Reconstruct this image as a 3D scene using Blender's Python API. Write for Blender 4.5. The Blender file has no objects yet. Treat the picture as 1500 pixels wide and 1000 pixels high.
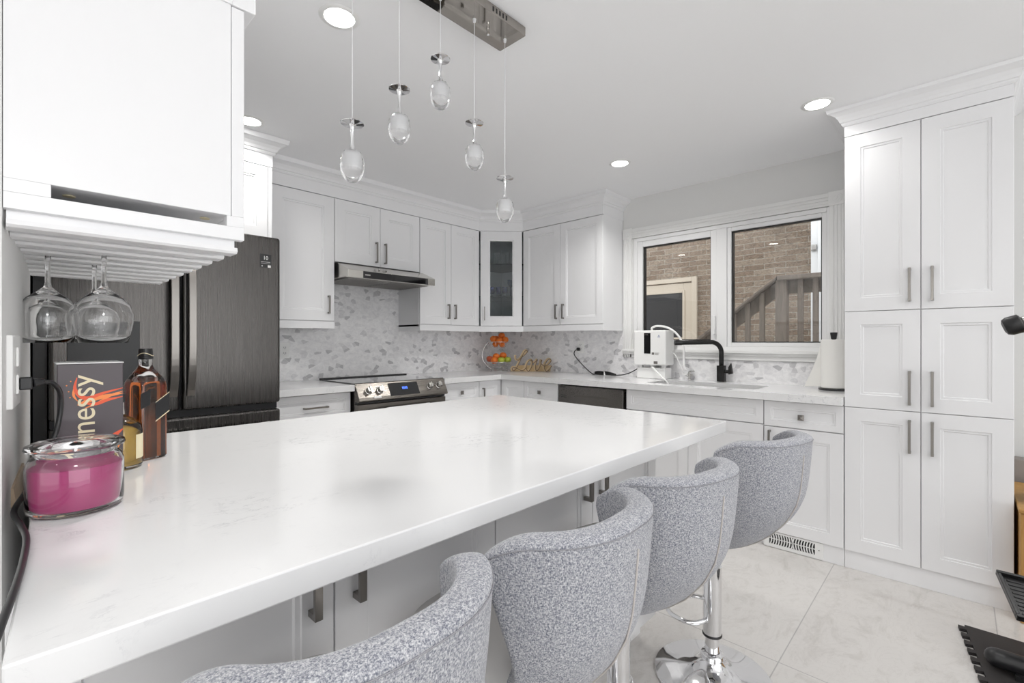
import bpy, bmesh, math, random
from mathutils import Vector, Matrix
random.seed(4)
R = math.radians
C = bpy.context.scene.collection
sc = bpy.context.scene

# ------------------------------------------------------------------ camera
cam_d = bpy.data.cameras.new('camera')
cam_d.sensor_width = 36.0
cam_d.lens = 690.6 / 1500 * 36
cam_d.clip_start = 0.02
cam = bpy.data.objects.new('camera', cam_d)
C.objects.link(cam)
cam.location = (0, 0, 1.205)
cam.rotation_euler = (R(90), 0, -math.atan2(0.72451, 0.68926))
sc.camera = cam

# ------------------------------------------------------------------ world, light, exposure
w = bpy.data.worlds.new('overcast_sky')
sc.world = w
w.use_nodes = True
bg = w.node_tree.nodes['Background']
bg.inputs[0].default_value = (0.97, 0.97, 1.0, 1)
bg.inputs[1].default_value = 2.6
sc.view_settings.view_transform = 'Standard'
sc.view_settings.look = 'None'
sc.view_settings.gamma = 1.0
sc.view_settings.exposure = 0.0
try:
    sc.view_settings.use_curve_mapping = False
except Exception:
    pass
sc.cycles.max_bounces = 16
sc.cycles.diffuse_bounces = 10
sc.cycles.glossy_bounces = 6
sc.cycles.transmission_bounces = 14
sc.cycles.transparent_max_bounces = 16
sc.cycles.caustics_reflective = False
sc.cycles.caustics_refractive = True
sc.cycles.blur_glossy = 0.5
sc.cycles.sample_clamp_indirect = 4.0
sc.cycles.use_denoising = True

def area(name, loc, rot, sx, sy, power, col=(1, 1, 1), shape='RECTANGLE', spread=180):
    d = bpy.data.lights.new(name, 'AREA')
    d.shape = shape
    d.size = sx
    if shape in ('RECTANGLE', 'ELLIPSE'):
        d.size_y = sy
    d.energy = power
    d.color = col
    d.spread = R(spread)
    o = bpy.data.objects.new(name, d)
    C.objects.link(o)
    o.location = loc
    o.rotation_euler = rot
    return o

# added unseen area lamps behind and left of the camera, soft fill
area('rear_fill', (0.6, -5.9, 1.3), (R(90), 0, 0), 6.5, 2.2, 92, (0.96, 0.98, 1.0))
area('side_fill', (-4.9, -1.6, 1.3), (R(90), 0, R(-90)), 5.5, 2.2, 45, (1.0, 1.0, 1.0))
# the photographer's flash
fl = bpy.data.lights.new('camera_flash', 'POINT')
fl.energy = 8
fl.shadow_soft_size = 0.10
flo = bpy.data.objects.new('camera_flash', fl)
C.objects.link(flo)
flo.location = (-0.04, -0.02, 1.58)
# added unseen uplight, lifts the ceiling and gives soft fill
area('uplight_fill', (0.6, -2.4, 1.5), (R(180), 0, 0), 2.4, 2.4, 46, (0.96, 0.98, 1.0))
DOWN_POWER = 3.5

# ------------------------------------------------------------------ materials
def new_mat(name):
    m = bpy.data.materials.new(name)
    m.use_nodes = True
    nt = m.node_tree
    b = nt.nodes['Principled BSDF']
    return m, nt, b

def plain(name, col, rough=0.5, metal=0.0, spec=None, coat=0.0, emit=None, es=0.0):
    m, nt, b = new_mat(name)
    b.inputs['Base Color'].default_value = (*col, 1)
    b.inputs['Roughness'].default_value = rough
    b.inputs['Metallic'].default_value = metal
    if spec is not None:
        b.inputs['Specular IOR Level'].default_value = spec
    if coat:
        b.inputs['Coat Weight'].default_value = coat
        b.inputs['Coat Roughness'].default_value = 0.05
    if emit:
        b.inputs['Emission Color'].default_value = (*emit, 1)
        b.inputs['Emission Strength'].default_value = es
    return m

def N(nt, t, **kw):
    n = nt.nodes.new(t)
    for k, v in kw.items():
        setattr(n, k, v)
    return n

def ramp(nt, stops, interp='LINEAR'):
    n = nt.nodes.new('ShaderNodeValToRGB')
    n.color_ramp.interpolation = interp
    els = n.color_ramp.elements
    while len(els) < len(stops):
        els.new(0.5)
    for e, (p, c) in zip(els, stops):
        e.position = p
        e.color = (*c, 1) if len(c) == 3 else c
    return n

def coords(nt, scale=(1, 1, 1), rot=(0, 0, 0), loc=(0, 0, 0), kind='Object'):
    tc = N(nt, 'ShaderNodeTexCoord')
    mp = N(nt, 'ShaderNodeMapping')
    mp.inputs['Scale'].default_value = scale
    mp.inputs['Rotation'].default_value = rot
    mp.inputs['Location'].default_value = loc
    nt.links.new(tc.outputs[kind], mp.inputs[0])
    return mp

def noise(nt, vec, scale, detail=2, rough=0.5, dist=0.0):
    n = N(nt, 'ShaderNodeTexNoise')
    n.inputs['Scale'].default_value = scale
    n.inputs['Detail'].default_value = detail
    n.inputs['Roughness'].default_value = rough
    n.inputs['Distortion'].default_value = dist
    nt.links.new(vec.outputs[0], n.inputs['Vector'])
    return n

def bump(nt, b, src, strength=0.2, dist=0.002):
    bp = N(nt, 'ShaderNodeBump')
    bp.inputs['Strength'].default_value = strength
    bp.inputs['Distance'].default_value = dist
    nt.links.new(src, bp.inputs['Height'])
    nt.links.new(bp.outputs[0], b.inputs['Normal'])

def mix(nt, fac, a, b_, mode='MIX'):
    n = N(nt, 'ShaderNodeMix', data_type='RGBA', blend_type=mode)
    for sock, v in ((n.inputs[0], fac), (n.inputs[6], a), (n.inputs[7], b_)):
        if hasattr(v, 'is_output'):
            nt.links.new(v, sock)
        elif isinstance(v, (int, float)):
            sock.default_value = v
        else:
            sock.default_value = (*v, 1)
    return n.outputs[2]

def paint(name, col, rough=0.4, orange=0.03):
    m, nt, b = new_mat(name)
    b.inputs['Base Color'].default_value = (*col, 1)
    b.inputs['Roughness'].default_value = rough
    mp = coords(nt)
    n = noise(nt, mp, 180, 2)
    bump(nt, b, n.outputs[0], orange, 0.001)
    return m

M = {}
M['cab'] = paint('white_lacquer', (0.80, 0.80, 0.81), 0.30, 0.01)
M['ceil'] = paint('ceiling_paint', (0.90, 0.902, 0.912), 0.7, 0.05)
M['wall'] = paint('grey_wall_paint', (0.70, 0.70, 0.69), 0.6, 0.05)
M['trim'] = paint('trim_paint', (0.80, 0.80, 0.79), 0.35, 0.01)
M['vinyl'] = plain('white_vinyl', (0.82, 0.82, 0.82), 0.3)
M['white'] = plain('white_plastic', (0.82, 0.82, 0.81), 0.35)
M['black'] = plain('black_plastic', (0.012, 0.012, 0.013), 0.35)
M['blackmatte'] = plain('matt_black_metal', (0.012, 0.012, 0.012), 0.45, 0.3)
M['rubber'] = plain('black_foam', (0.022, 0.019, 0.019), 0.7)
M['blackglass'] = plain('black_glass', (0.006, 0.006, 0.007), 0.05, 0.0, coat=1.0)
M['chrome'] = plain('chrome', (0.82, 0.82, 0.83), 0.06, 1.0)
M['canopy'] = plain('polished_nickel', (0.40, 0.375, 0.345), 0.03, 1.0)
M['pewter'] = plain('brushed_pewter', (0.25, 0.235, 0.22), 0.28, 1.0)
M['steel'] = plain('satin_steel', (0.55, 0.54, 0.52), 0.25, 1.0)
M['sinksteel'] = plain('sink_steel', (0.40, 0.39, 0.38), 0.3, 1.0)
M['hoodsteel'] = plain('hood_steel', (0.62, 0.60, 0.56), 0.22, 1.0)
M['filter'] = plain('filter_mesh_metal', (0.33, 0.32, 0.31), 0.4, 1.0)
M['wire'] = plain('clear_cable', (0.75, 0.75, 0.76), 0.3)
M['led'] = plain('lamp_diffuser', (1, 1, 1), 0.5, emit=(1.0, 0.99, 0.97), es=14)
M['frost'] = plain('frosted_acrylic', (0.93, 0.93, 0.94), 0.6)
M['pink'] = plain('pink_wax', (0.50, 0.035, 0.20), 0.4)
M['cream'] = plain('cream_paper', (0.78, 0.70, 0.48), 0.6)
M['boxcard'] = plain('dark_gift_carton', (0.075, 0.060, 0.068), 0.28)
M['gold'] = plain('pale_gold_print', (0.80, 0.70, 0.48), 0.4)
M['flame'] = plain('red_orange_print', (0.80, 0.10, 0.03), 0.35)
M['flame2'] = plain('orange_print', (0.90, 0.26, 0.06), 0.35)
M['label_black'] = plain('black_label', (0.01, 0.01, 0.012), 0.4)
M['label_gold'] = plain('gold_label_edge', (0.75, 0.66, 0.45), 0.4)
M['orange'] = plain('orange_peel', (0.72, 0.17, 0.015), 0.42)
M['redapple'] = plain('red_apple_skin', (0.50, 0.09, 0.03), 0.3)
M['apple'] = plain('green_apple_skin', (0.42, 0.48, 0.05), 0.3)
M['stem'] = plain('fruit_stem', (0.12, 0.07, 0.03), 0.7)
M['bluebowl'] = plain('navy_ceramic', (0.01, 0.03, 0.09), 0.15)
M['dark'] = plain('recess_shade', (0.02, 0.02, 0.02), 0.8)
M['towelblue'] = plain('blue_print', (0.16, 0.19, 0.36), 0.8)
M['towelcloth'] = plain('white_cotton', (0.80, 0.80, 0.80), 0.9)
M['paper'] = plain('kitchen_paper', (0.82, 0.81, 0.78), 0.9)
M['screen'] = plain('blue_digits', (0.02, 0.05, 0.3), 0.4, emit=(0.05, 0.15, 1.0), es=2.0)
M['doorcream'] = paint('cream_door_paint', (0.60, 0.52, 0.42), 0.5)
M['doorglass'] = plain('dark_door_glass', (0.05, 0.05, 0.052), 0.12)
M['green'] = plain('green_plastic', (0.03, 0.16, 0.07), 0.35)
M['piping'] = plain('beige_piping', (0.50, 0.47, 0.45), 0.8)
M['stitch'] = plain('grey_stitching', (0.27, 0.27, 0.29), 0.9)
M['conc'] = paint('concrete_path', (0.35, 0.34, 0.32), 0.9)
M['greydoc'] = plain('grey_print', (0.16, 0.15, 0.14), 0.5)
M['taupe'] = plain('taupe_board', (0.30, 0.27, 0.25), 0.7)

def glass_mat(name, col=(1, 1, 1), rough=0.0, ior=1.45):
    m, nt, b = new_mat(name)
    b.inputs['Base Color'].default_value = (*col, 1)
    b.inputs['Roughness'].default_value = rough
    b.inputs['IOR'].default_value = ior
    b.inputs['Transmission Weight'].default_value = 1.0
    return m
M['glass'] = glass_mat('clear_glass')
M['crystal'] = glass_mat('crystal', (0.98, 0.985, 0.99), 0.0, 1.5)
M['whisky'] = glass_mat('amber_whisky', (0.50, 0.13, 0.025), 0.0, 1.36)
M['cognac'] = glass_mat('golden_spirit', (0.62, 0.40, 0.08), 0.0, 1.36)
M['blueglass'] = glass_mat('cobalt_glass', (0.03, 0.06, 0.55))
M['shelfglass'] = glass_mat('green_edge_glass', (0.75, 0.9, 0.86))

def pane(name, tint=(0.93, 0.95, 0.95)):
    m = bpy.data.materials.new(name)
    m.use_nodes = True
    nt = m.node_tree
    nt.nodes.clear()
    out = N(nt, 'ShaderNodeOutputMaterial')
    tr = N(nt, 'ShaderNodeBsdfTransparent')
    tr.inputs[0].default_value = (*tint, 1)
    gl = N(nt, 'ShaderNodeBsdfGlossy')
    gl.inputs['Roughness'].default_value = 0.0
    gl.inputs['Color'].default_value = (1, 1, 1, 1)
    fr = N(nt, 'ShaderNodeFresnel')
    fr.inputs[0].default_value = 1.45
    mx = N(nt, 'ShaderNodeMixShader')
    nt.links.new(fr.outputs[0], mx.inputs[0])
    nt.links.new(tr.outputs[0], mx.inputs[1])
    nt.links.new(gl.outputs[0], mx.inputs[2])
    nt.links.new(mx.outputs[0], out.inputs[0])
    return m
M['pane'] = pane('window_glass')
M['doorpane'] = pane('cabinet_door_glass', (0.86, 0.90, 0.91))

def quartz():
    m, nt, b = new_mat('white_quartz')
    mp = coords(nt)
    base = noise(nt, mp, 2.2, 4, 0.6)
    patch = ramp(nt, [(0.50, (0, 0, 0)), (0.63, (1, 1, 1))])
    nt.links.new(base.outputs[0], patch.inputs[0])
    mp2 = coords(nt, (1.0, 1.9, 1.0), (0, 0, 0.5))
    v = noise(nt, mp2, 9, 7, 0.68, 1.6)
    vein = ramp(nt, [(0.475, (0, 0, 0)), (0.497, (1, 1, 1)), (0.503, (1, 1, 1)), (0.525, (0, 0, 0))])
    nt.links.new(v.outputs[0], vein.inputs[0])
    fine = noise(nt, mp, 40, 3)
    fr = ramp(nt, [(0.45, (0.1, 0.1, 0.1)), (0.62, (1, 1, 1))])
    nt.links.new(fine.outputs[0], fr.inputs[0])
    mul = mix(nt, 1.0, vein.outputs[0], patch.outputs[0], 'MULTIPLY')
    mul = mix(nt, 1.0, mul, fr.outputs[0], 'MULTIPLY')
    soft = noise(nt, mp, 3.5, 3)
    bs = mix(nt, soft.outputs[0], (0.76, 0.76, 0.765), (0.80, 0.80, 0.80))
    fac = N(nt, 'ShaderNodeMath', operation='MULTIPLY')
    fac.inputs[1].default_value = 0.6
    nt.links.new(mul, fac.inputs[0])
    col = mix(nt, fac.outputs[0], bs, (0.36, 0.36, 0.39))
    nt.links.new(col, b.inputs['Base Color'])
    b.inputs['Roughness'].default_value = 0.12
    return m
M['quartz'] = quartz()

def floor_mat():
    m, nt, b = new_mat('polished_marble_tile')
    mp = coords(nt)
    br = N(nt, 'ShaderNodeTexBrick')
    br.offset = 0.0
    br.inputs['Color1'].default_value = (0.60, 0.58, 0.56, 1)
    br.inputs['Color2'].default_value = (0.65, 0.635, 0.615, 1)
    br.inputs['Mortar'].default_value = (0.42, 0.41, 0.40, 1)
    br.inputs['Scale'].default_value = 1.0
    br.inputs['Mortar Size'].default_value = 0.0022
    br.inputs['Mortar Smooth'].default_value = 0.1
    br.inputs['Brick Width'].default_value = 1.212
    br.inputs['Row Height'].default_value = 0.606
    mp0 = coords(nt, loc=(0.45, 0.11, 0))
    nt.links.new(mp0.outputs[0], br.inputs['Vector'])
    mp2 = coords(nt, (1, 1.7, 1), (0, 0, 0.35))
    v = noise(nt, mp2, 4.6, 9, 0.72, 1.4)
    vr = ramp(nt, [(0.30, (0.84, 0.83, 0.82)), (0.5, (1, 1, 1)), (0.66, (1.0, 1.0, 1.0)), (0.76, (0.92, 0.915, 0.91))])
    nt.links.new(v.outputs[0], vr.inputs[0])
    v2 = noise(nt, mp2, 6.5, 8, 0.7, 2.0)
    vr2 = ramp(nt, [(0.485, (1, 1, 1)), (0.5, (0.91, 0.905, 0.905)), (0.515, (1, 1, 1))])
    nt.links.new(v2.outputs[0], vr2.inputs[0])
    c1 = mix(nt, 1.0, br.outputs['Color'], vr.outputs[0], 'MULTIPLY')
    c2 = mix(nt, 1.0, c1, vr2.outputs[0], 'MULTIPLY')
    nt.links.new(c2, b.inputs['Base Color'])
    b.inputs['Roughness'].default_value = 0.06
    b.inputs['Specular IOR Level'].default_value = 0.5
    return m
M['floor'] = floor_mat()

def splash(name, axis):
    """small irregular marble mosaic; axis = horizontal world axis of the wall"""
    m, nt, b = new_mat(name)
    tc = N(nt, 'ShaderNodeTexCoord')
    sp = N(nt, 'ShaderNodeSeparateXYZ')
    cb = N(nt, 'ShaderNodeCombineXYZ')
    nt.links.new(tc.outputs['Object'], sp.inputs[0])
    nt.links.new(sp.outputs[axis], cb.inputs[0])
    nt.links.new(sp.outputs['Z'], cb.inputs[1])
    mp = N(nt, 'ShaderNodeMapping')
    mp.inputs['Rotation'].default_value = (0, 0, 0.9)
    mp.inputs['Scale'].default_value = (1.0, 1.45, 1.0)
    nt.links.new(cb.outputs[0], mp.inputs[0])
    vo = N(nt, 'ShaderNodeTexVoronoi')
    vo.voronoi_dimensions = '2D'
    vo.inputs['Scale'].default_value = 24
    vo.inputs['Randomness'].default_value = 0.9
    nt.links.new(mp.outputs[0], vo.inputs['Vector'])
    sep = N(nt, 'ShaderNodeSeparateColor')
    nt.links.new(vo.outputs['Color'], sep.inputs[0])
    tint = ramp(nt, [(0.0, (0.82, 0.815, 0.82)), (0.62, (0.86, 0.855, 0.86)), (0.80, (0.80, 0.795, 0.805)), (0.9, (0.70, 0.695, 0.705)), (1.0, (0.48, 0.475, 0.49))])
    nt.links.new(sep.outputs[0], tint.inputs[0])
    ns = noise(nt, mp, 26, 5, 0.6, 1.0)
    nr = ramp(nt, [(0.3, (0.86, 0.86, 0.87)), (0.6, (1.02, 1.02, 1.02))])
    nt.links.new(ns.outputs[0], nr.inputs[0])
    c = mix(nt, 1.0, tint.outputs[0], nr.outputs[0], 'MULTIPLY')
    ve = N(nt, 'ShaderNodeTexVoronoi')
    ve.voronoi_dimensions = '2D'
    ve.feature = 'DISTANCE_TO_EDGE'
    ve.inputs['Scale'].default_value = 24
    ve.inputs['Randomness'].default_value = 0.9
    nt.links.new(mp.outputs[0], ve.inputs['Vector'])
    er = ramp(nt, [(0.0, (1, 1, 1)), (0.03, (0, 0, 0))])
    nt.links.new(ve.outputs[0], er.inputs[0])
    c = mix(nt, er.outputs[0], c, (0.80, 0.795, 0.80))
    nt.links.new(c, b.inputs['Base Color'])
    b.inputs['Roughness'].default_value = 0.16
    return m
M['splashX'] = splash('marble_mosaic_a', 'X')
M['splashY'] = splash('marble_mosaic_b', 'Y')

def fabric():
    m, nt, b = new_mat('heathered_grey_linen')
    mp = coords(nt, (1, 1, 0.45))
    n1 = noise(nt, mp, 620, 2, 0.6)
    mp2 = coords(nt, (0.5, 0.5, 1.0))
    n2 = noise(nt, mp2, 520, 2, 0.6)
    r1 = ramp(nt, [(0.40, (0.09, 0.10, 0.14)), (0.50, (0.29, 0.297, 0.33)), (0.62, (0.60, 0.60, 0.615))])
    r2 = ramp(nt, [(0.40, (0.13, 0.14, 0.175)), (0.5, (0.32, 0.327, 0.355)), (0.62, (0.60, 0.60, 0.615))])
    nt.links.new(n1.outputs[0], r1.inputs[0])
    nt.links.new(n2.outputs[0], r2.inputs[0])
    c = mix(nt, 0.5, r1.outputs[0], r2.outputs[0])
    nt.links.new(c, b.inputs['Base Color'])
    b.inputs['Roughness'].default_value = 0.95
    b.inputs['Sheen Weight'].default_value = 0.25
    bump(nt, b, n1.outputs[0], 0.5, 0.002)
    return m
M['fabric'] = fabric()
M['fabriclight'] = plain('pale_grey_plush', (0.50, 0.49, 0.48), 0.95)

def brushed(name, col, rough=0.3, axis='z', amt=0.12):
    m, nt, b = new_mat(name)
    s = {'z': (220, 220, 3), 'x': (3, 220, 220)}[axis]
    mp = coords(nt, s)
    n = noise(nt, mp, 1.0, 3)
    r = ramp(nt, [(0.3, tuple(c * (1 - amt) for c in col)), (0.7, tuple(c * (1 + amt) for c in col))])
    nt.links.new(n.outputs[0], r.inputs[0])
    nt.links.new(r.outputs[0], b.inputs['Base Color'])
    b.inputs['Metallic'].default_value = 1.0
    rr = ramp(nt, [(0.3, (rough * .8,) * 3), (0.7, (rough * 1.25,) * 3)])
    nt.links.new(n.outputs[0], rr.inputs[0])
    nt.links.new(rr.outputs[0], b.inputs['Roughness'])
    return m
M['fridge'] = brushed('dark_brushed_steel', (0.095, 0.090, 0.086), 0.27, 'z', 0.05)
M['range'] = brushed('range_brushed_steel', (0.19, 0.175, 0.158), 0.3, 'x')
M['dish'] = brushed('dishwasher_steel', (0.27, 0.255, 0.24), 0.3, 'x')

def wood(name, c1, c2, rough=0.5, scale=(30, 30, 3)):
    m, nt, b = new_mat(name)
    mp = coords(nt, scale)
    n = noise(nt, mp, 1.0, 5, 0.6, 0.8)
    r = ramp(nt, [(0.3, c1), (0.7, c2)])
    nt.links.new(n.outputs[0], r.inputs[0])
    nt.links.new(r.outputs[0], b.inputs['Base Color'])
    b.inputs['Roughness'].default_value = rough
    return m
M['love'] = wood('light_plywood', (0.40, 0.29, 0.16), (0.55, 0.41, 0.25))
M['lovebase'] = wood('golden_plywood', (0.34, 0.23, 0.10), (0.46, 0.32, 0.16))
M['loveedge'] = wood('laser_burnt_edge', (0.10, 0.06, 0.03), (0.16, 0.10, 0.05))
M['crate'] = wood('honey_pine', (0.42, 0.22, 0.06), (0.52, 0.30, 0.10))
M['fence'] = wood('weathered_timber', (0.20, 0.165, 0.14), (0.30, 0.25, 0.21), 0.8, (40, 40, 4))
M['strip'] = wood('raw_timber', (0.40, 0.30, 0.20), (0.52, 0.42, 0.31))

def brick_mat():
    m, nt, b = new_mat('split_face_brick')
    tc = N(nt, 'ShaderNodeTexCoord')
    sp = N(nt, 'ShaderNodeSeparateXYZ')
    cb = N(nt, 'ShaderNodeCombineXYZ')
    nt.links.new(tc.outputs['Object'], sp.inputs[0])
    nt.links.new(sp.outputs['Y'], cb.inputs[0])
    nt.links.new(sp.outputs['Z'], cb.inputs[1])
    wob = noise(nt, cb, 9, 3)
    wm = N(nt, 'ShaderNodeVectorMath', operation='SCALE')
    wm.inputs['Scale'].default_value = 0.022
    nt.links.new(wob.outputs['Color'], wm.inputs[0])
    ad = N(nt, 'ShaderNodeVectorMath', operation='ADD')
    nt.links.new(cb.outputs[0], ad.inputs[0])
    nt.links.new(wm.outputs[0], ad.inputs[1])
    br = N(nt, 'ShaderNodeTexBrick')
    br.inputs['Color1'].default_value = (0.38, 0.28, 0.205, 1)
    br.inputs['Color2'].default_value = (0.54, 0.43, 0.335, 1)
    br.inputs['Mortar'].default_value = (0.64, 0.57, 0.48, 1)
    br.inputs['Scale'].default_value = 1.0
    br.inputs['Mortar Size'].default_value = 0.005
    br.inputs['Mortar Smooth'].default_value = 0.3
    br.inputs['Brick Width'].default_value = 0.20
    br.inputs['Row Height'].default_value = 0.058
    nt.links.new(ad.outputs[0], br.inputs['Vector'])
    mpx = N(nt, 'ShaderNodeMapping')
    mpx.inputs['Scale'].default_value = (1, 1.8, 1)
    nt.links.new(cb.outputs[0], mpx.inputs[0])
    n = noise(nt, mpx, 17, 6, 0.65, 2.6)
    rr = ramp(nt, [(0.32, (0.50, 0.49, 0.48)), (0.5, (0.95, 0.94, 0.93)), (0.68, (1.25, 1.22, 1.18))])  # tone variation plus relief shade of the split faces, put into the colour
    nt.links.new(n.outputs[0], rr.inputs[0])
    c = mix(nt, 1.0, br.outputs['Color'], rr.outputs[0], 'MULTIPLY')
    nt.links.new(c, b.inputs['Base Color'])
    b.inputs['Roughness'].default_value = 0.9
    inv = N(nt, 'ShaderNodeMath', operation='SUBTRACT')
    nt.links.new(n.outputs[0], inv.inputs[0])
    nt.links.new(br.outputs['Fac'], inv.inputs[1])
    bump(nt, b, inv.outputs[0], 1.0, 0.05)
    return m
M['brick'] = brick_mat()

# ------------------------------------------------------------------ mesh helpers
class MB:
    def __init__(s):
        s.v, s.f, s.m, s.cur = [], [], [], 0
    def mat(s, i):
        s.cur = i
        return s
    def add(s, vs, fs):
        k = len(s.v)
        s.v += [tuple(p) for p in vs]
        s.f += [tuple(i + k for i in f) for f in fs]
        s.m += [s.cur] * len(fs)
        return s
    def hexa(s, p):
        return s.add(p, [(0, 3, 2, 1), (4, 5, 6, 7), (0, 1, 5, 4), (1, 2, 6, 5), (2, 3, 7, 6), (3, 0, 4, 7)])
    def box(s, x0, x1, y0, y1, z0, z1):
        return s.hexa([(x0, y0, z0), (x1, y0, z0), (x1, y1, z0), (x0, y1, z0), (x0, y0, z1), (x1, y0, z1), (x1, y1, z1), (x0, y1, z1)])
    def fbox(s, fr, u0, u1, v0, v1, n0, n1):
        P = fr.pt
        return s.hexa([P(u0, v0, n1), P(u1, v0, n1), P(u1, v0, n0), P(u0, v0, n0), P(u0, v1, n1), P(u1, v1, n1), P(u1, v1, n0), P(u0, v1, n0)])
    def prism(s, poly, fn, lo, hi):
        """poly: 2D points; fn(a, b, h) -> 3D; extruded from h=lo to hi"""
        n = len(poly)
        vs = [fn(a, b, lo) for a, b in poly] + [fn(a, b, hi) for a, b in poly]
        fs = [tuple(range(n))[::-1], tuple(range(n, 2 * n))]
        fs += [(i, (i + 1) % n, n + (i + 1) % n, n + i) for i in range(n)]
        return s.add(vs, fs)
    def lathe(s, prof, c=(0, 0, 0), seg=32, sx=1.0, sy=1.0):
        vs, fs = [], []
        rings = []
        for r, z in prof:
            if r < 1e-6:
                rings.append([len(vs)])
                vs.append((c[0], c[1], c[2] + z))
            else:
                rings.append(list(range(len(vs), len(vs) + seg)))
                for k in range(seg):
                    a = 2 * math.pi * k / seg
                    vs.append((c[0] + r * sx * math.cos(a), c[1] + r * sy * math.sin(a), c[2] + z))
        for A, B in zip(rings, rings[1:]):
            if len(A) == 1 and len(B) == 1:
                continue
            for k in range(seg):
                k2 = (k + 1) % seg
                if len(A) == 1:
                    fs.append((A[0], B[k2], B[k]))
                elif len(B) == 1:
                    fs.append((A[k], A[k2], B[0]))
                else:
                    fs.append((A[k], A[k2], B[k2], B[k]))
        return s.add(vs, fs)
    def tube(s, pts, r, seg=10, cap=True, closed=False, up=None, flat=None):
        pts = [Vector(p) for p in pts]
        n = len(pts)
        vs, fs = [], []
        prev = None
        for i, p in enumerate(pts):
            if closed:
                t = pts[(i + 1) % n] - pts[(i - 1) % n]
            else:
                t = pts[min(i + 1, n - 1)] - pts[max(i - 1, 0)]
            t = t.normalized() if t.length > 1e-9 else Vector((0, 0, 1))
            if prev is None:
                ref = Vector(up) if up else (Vector((0, 0, 1)) if abs(t.z) < 0.9 else Vector((1, 0, 0)))
                a = (ref - t * ref.dot(t)).normalized()
            else:
                a = (prev - t * prev.dot(t)).normalized()
            prev = a
            b = t.cross(a)
            rr = r[i] if isinstance(r, (list, tuple)) else r
            for k in range(seg):
                an = 2 * math.pi * k / seg
                if flat:
                    q = math.pi / 4 + math.pi / 2 * k
                    vs.append(p + a * math.copysign(flat[0], math.cos(q)) + b * math.copysign(flat[1], math.sin(q)))
                else:
                    vs.append(p + a * (rr * math.cos(an)) + b * (rr * math.sin(an)))
        rng = n if closed else n - 1
        for i in range(rng):
            j = (i + 1) % n
            for k in range(seg):
                k2 = (k + 1) % seg
                fs.append((i * seg + k, i * seg + k2, j * seg + k2, j * seg + k))
        if cap and not closed:
            fs.append(tuple(range(seg))[::-1])
            fs.append(tuple((n - 1) * seg + k for k in range(seg)))
        return s.add(vs, fs)
    def bar(s, pts, w, h, up=None, closed=False):
        """square-section bar along pts, half sizes w (along up) and h"""
        return s.tube(pts, 0, 4, True, closed, up, (w, h))
    def ball(s, c, r, seg=20, rings=12, squash=1.0):
        prof = [(r * math.sin(math.pi * k / rings), -r * squash * math.cos(math.pi * k / rings)) for k in range(rings + 1)]
        prof[0] = (0, prof[0][1]); prof[-1] = (0, prof[-1][1])
        return s.lathe(prof, c, seg)
    def sweep(s, path, prof, closed_prof=True):
        """path: 2D points (x,y); prof: (out,z); out is to the right of travel; mitred"""
        n = len(path)
        nor = []
        for i in range(n - 1):
            dx, dy = path[i + 1][0] - path[i][0], path[i + 1][1] - path[i][1]
            L = math.hypot(dx, dy)
            nor.append((dy / L, -dx / L))
        vs, fs = [], []
        for i in range(n):
            if i == 0: m_ = nor[0]
            elif i == n - 1: m_ = nor[-1]
            else:
                a, b = nor[i - 1], nor[i]
                d = 1 + a[0] * b[0] + a[1] * b[1]
                m_ = ((a[0] + b[0]) / d, (a[1] + b[1]) / d)
            for o, z in prof:
                vs.append((path[i][0] + m_[0] * o, path[i][1] + m_[1] * o, z))
        k = len(prof)
        for i in range(n - 1):
            for j in range(k if closed_prof else k - 1):
                j2 = (j + 1) % k
                fs.append((i * k + j, (i + 1) * k + j, (i + 1) * k + j2, i * k + j2))
        if closed_prof:
            fs.append(tuple(range(k)))
            fs.append(tuple((n - 1) * k + j for j in range(k))[::-1])
        return s.add(vs, fs)
    def door(s, fr, u0, u1, v0, v1, t=0.02, f=0.062, n=0.0, g=0.0015, hole=False):
        """recessed-panel door with a stepped bead; back at n, front at n+t"""
        u0 += g; u1 -= g; v0 += g; v1 -= g
        f = min(f, (u1 - u0) * 0.3, (v1 - v0) * 0.3)
        rings = [(0, n), (0, n + t - .0015), (.0015, n + t), (f, n + t), (f + .002, n + t - .0045), (f + .011, n + t - .0045), (f + .014, n + t - .009)]
        vs, fs = [], []
        P = fr.pt
        for ins, d in rings:
            vs += [P(u0 + ins, v0 + ins, d), P(u1 - ins, v0 + ins, d), P(u1 - ins, v1 - ins, d), P(u0 + ins, v1 - ins, d)]
        if hole:
            ins = rings[-1][0]
            vs += [P(u0 + ins, v0 + ins, n), P(u1 - ins, v0 + ins, n), P(u1 - ins, v1 - ins, n), P(u0 + ins, v1 - ins, n)]
        K = len(vs) // 4
        for i in range(K - 1):
            for j in range(4):
                j2 = (j + 1) % 4
                fs.append((i * 4 + j, i * 4 + j2, (i + 1) * 4 + j2, (i + 1) * 4 + j))
        if hole:
            for j in range(4):
                j2 = (j + 1) % 4
                fs.append(((K - 1) * 4 + j, (K - 1) * 4 + j2, j2, j))
        else:
            fs.append(tuple((K - 1) * 4 + j for j in range(4)))
            fs.append((3, 2, 1, 0))
        return s.add(vs, fs)
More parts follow.
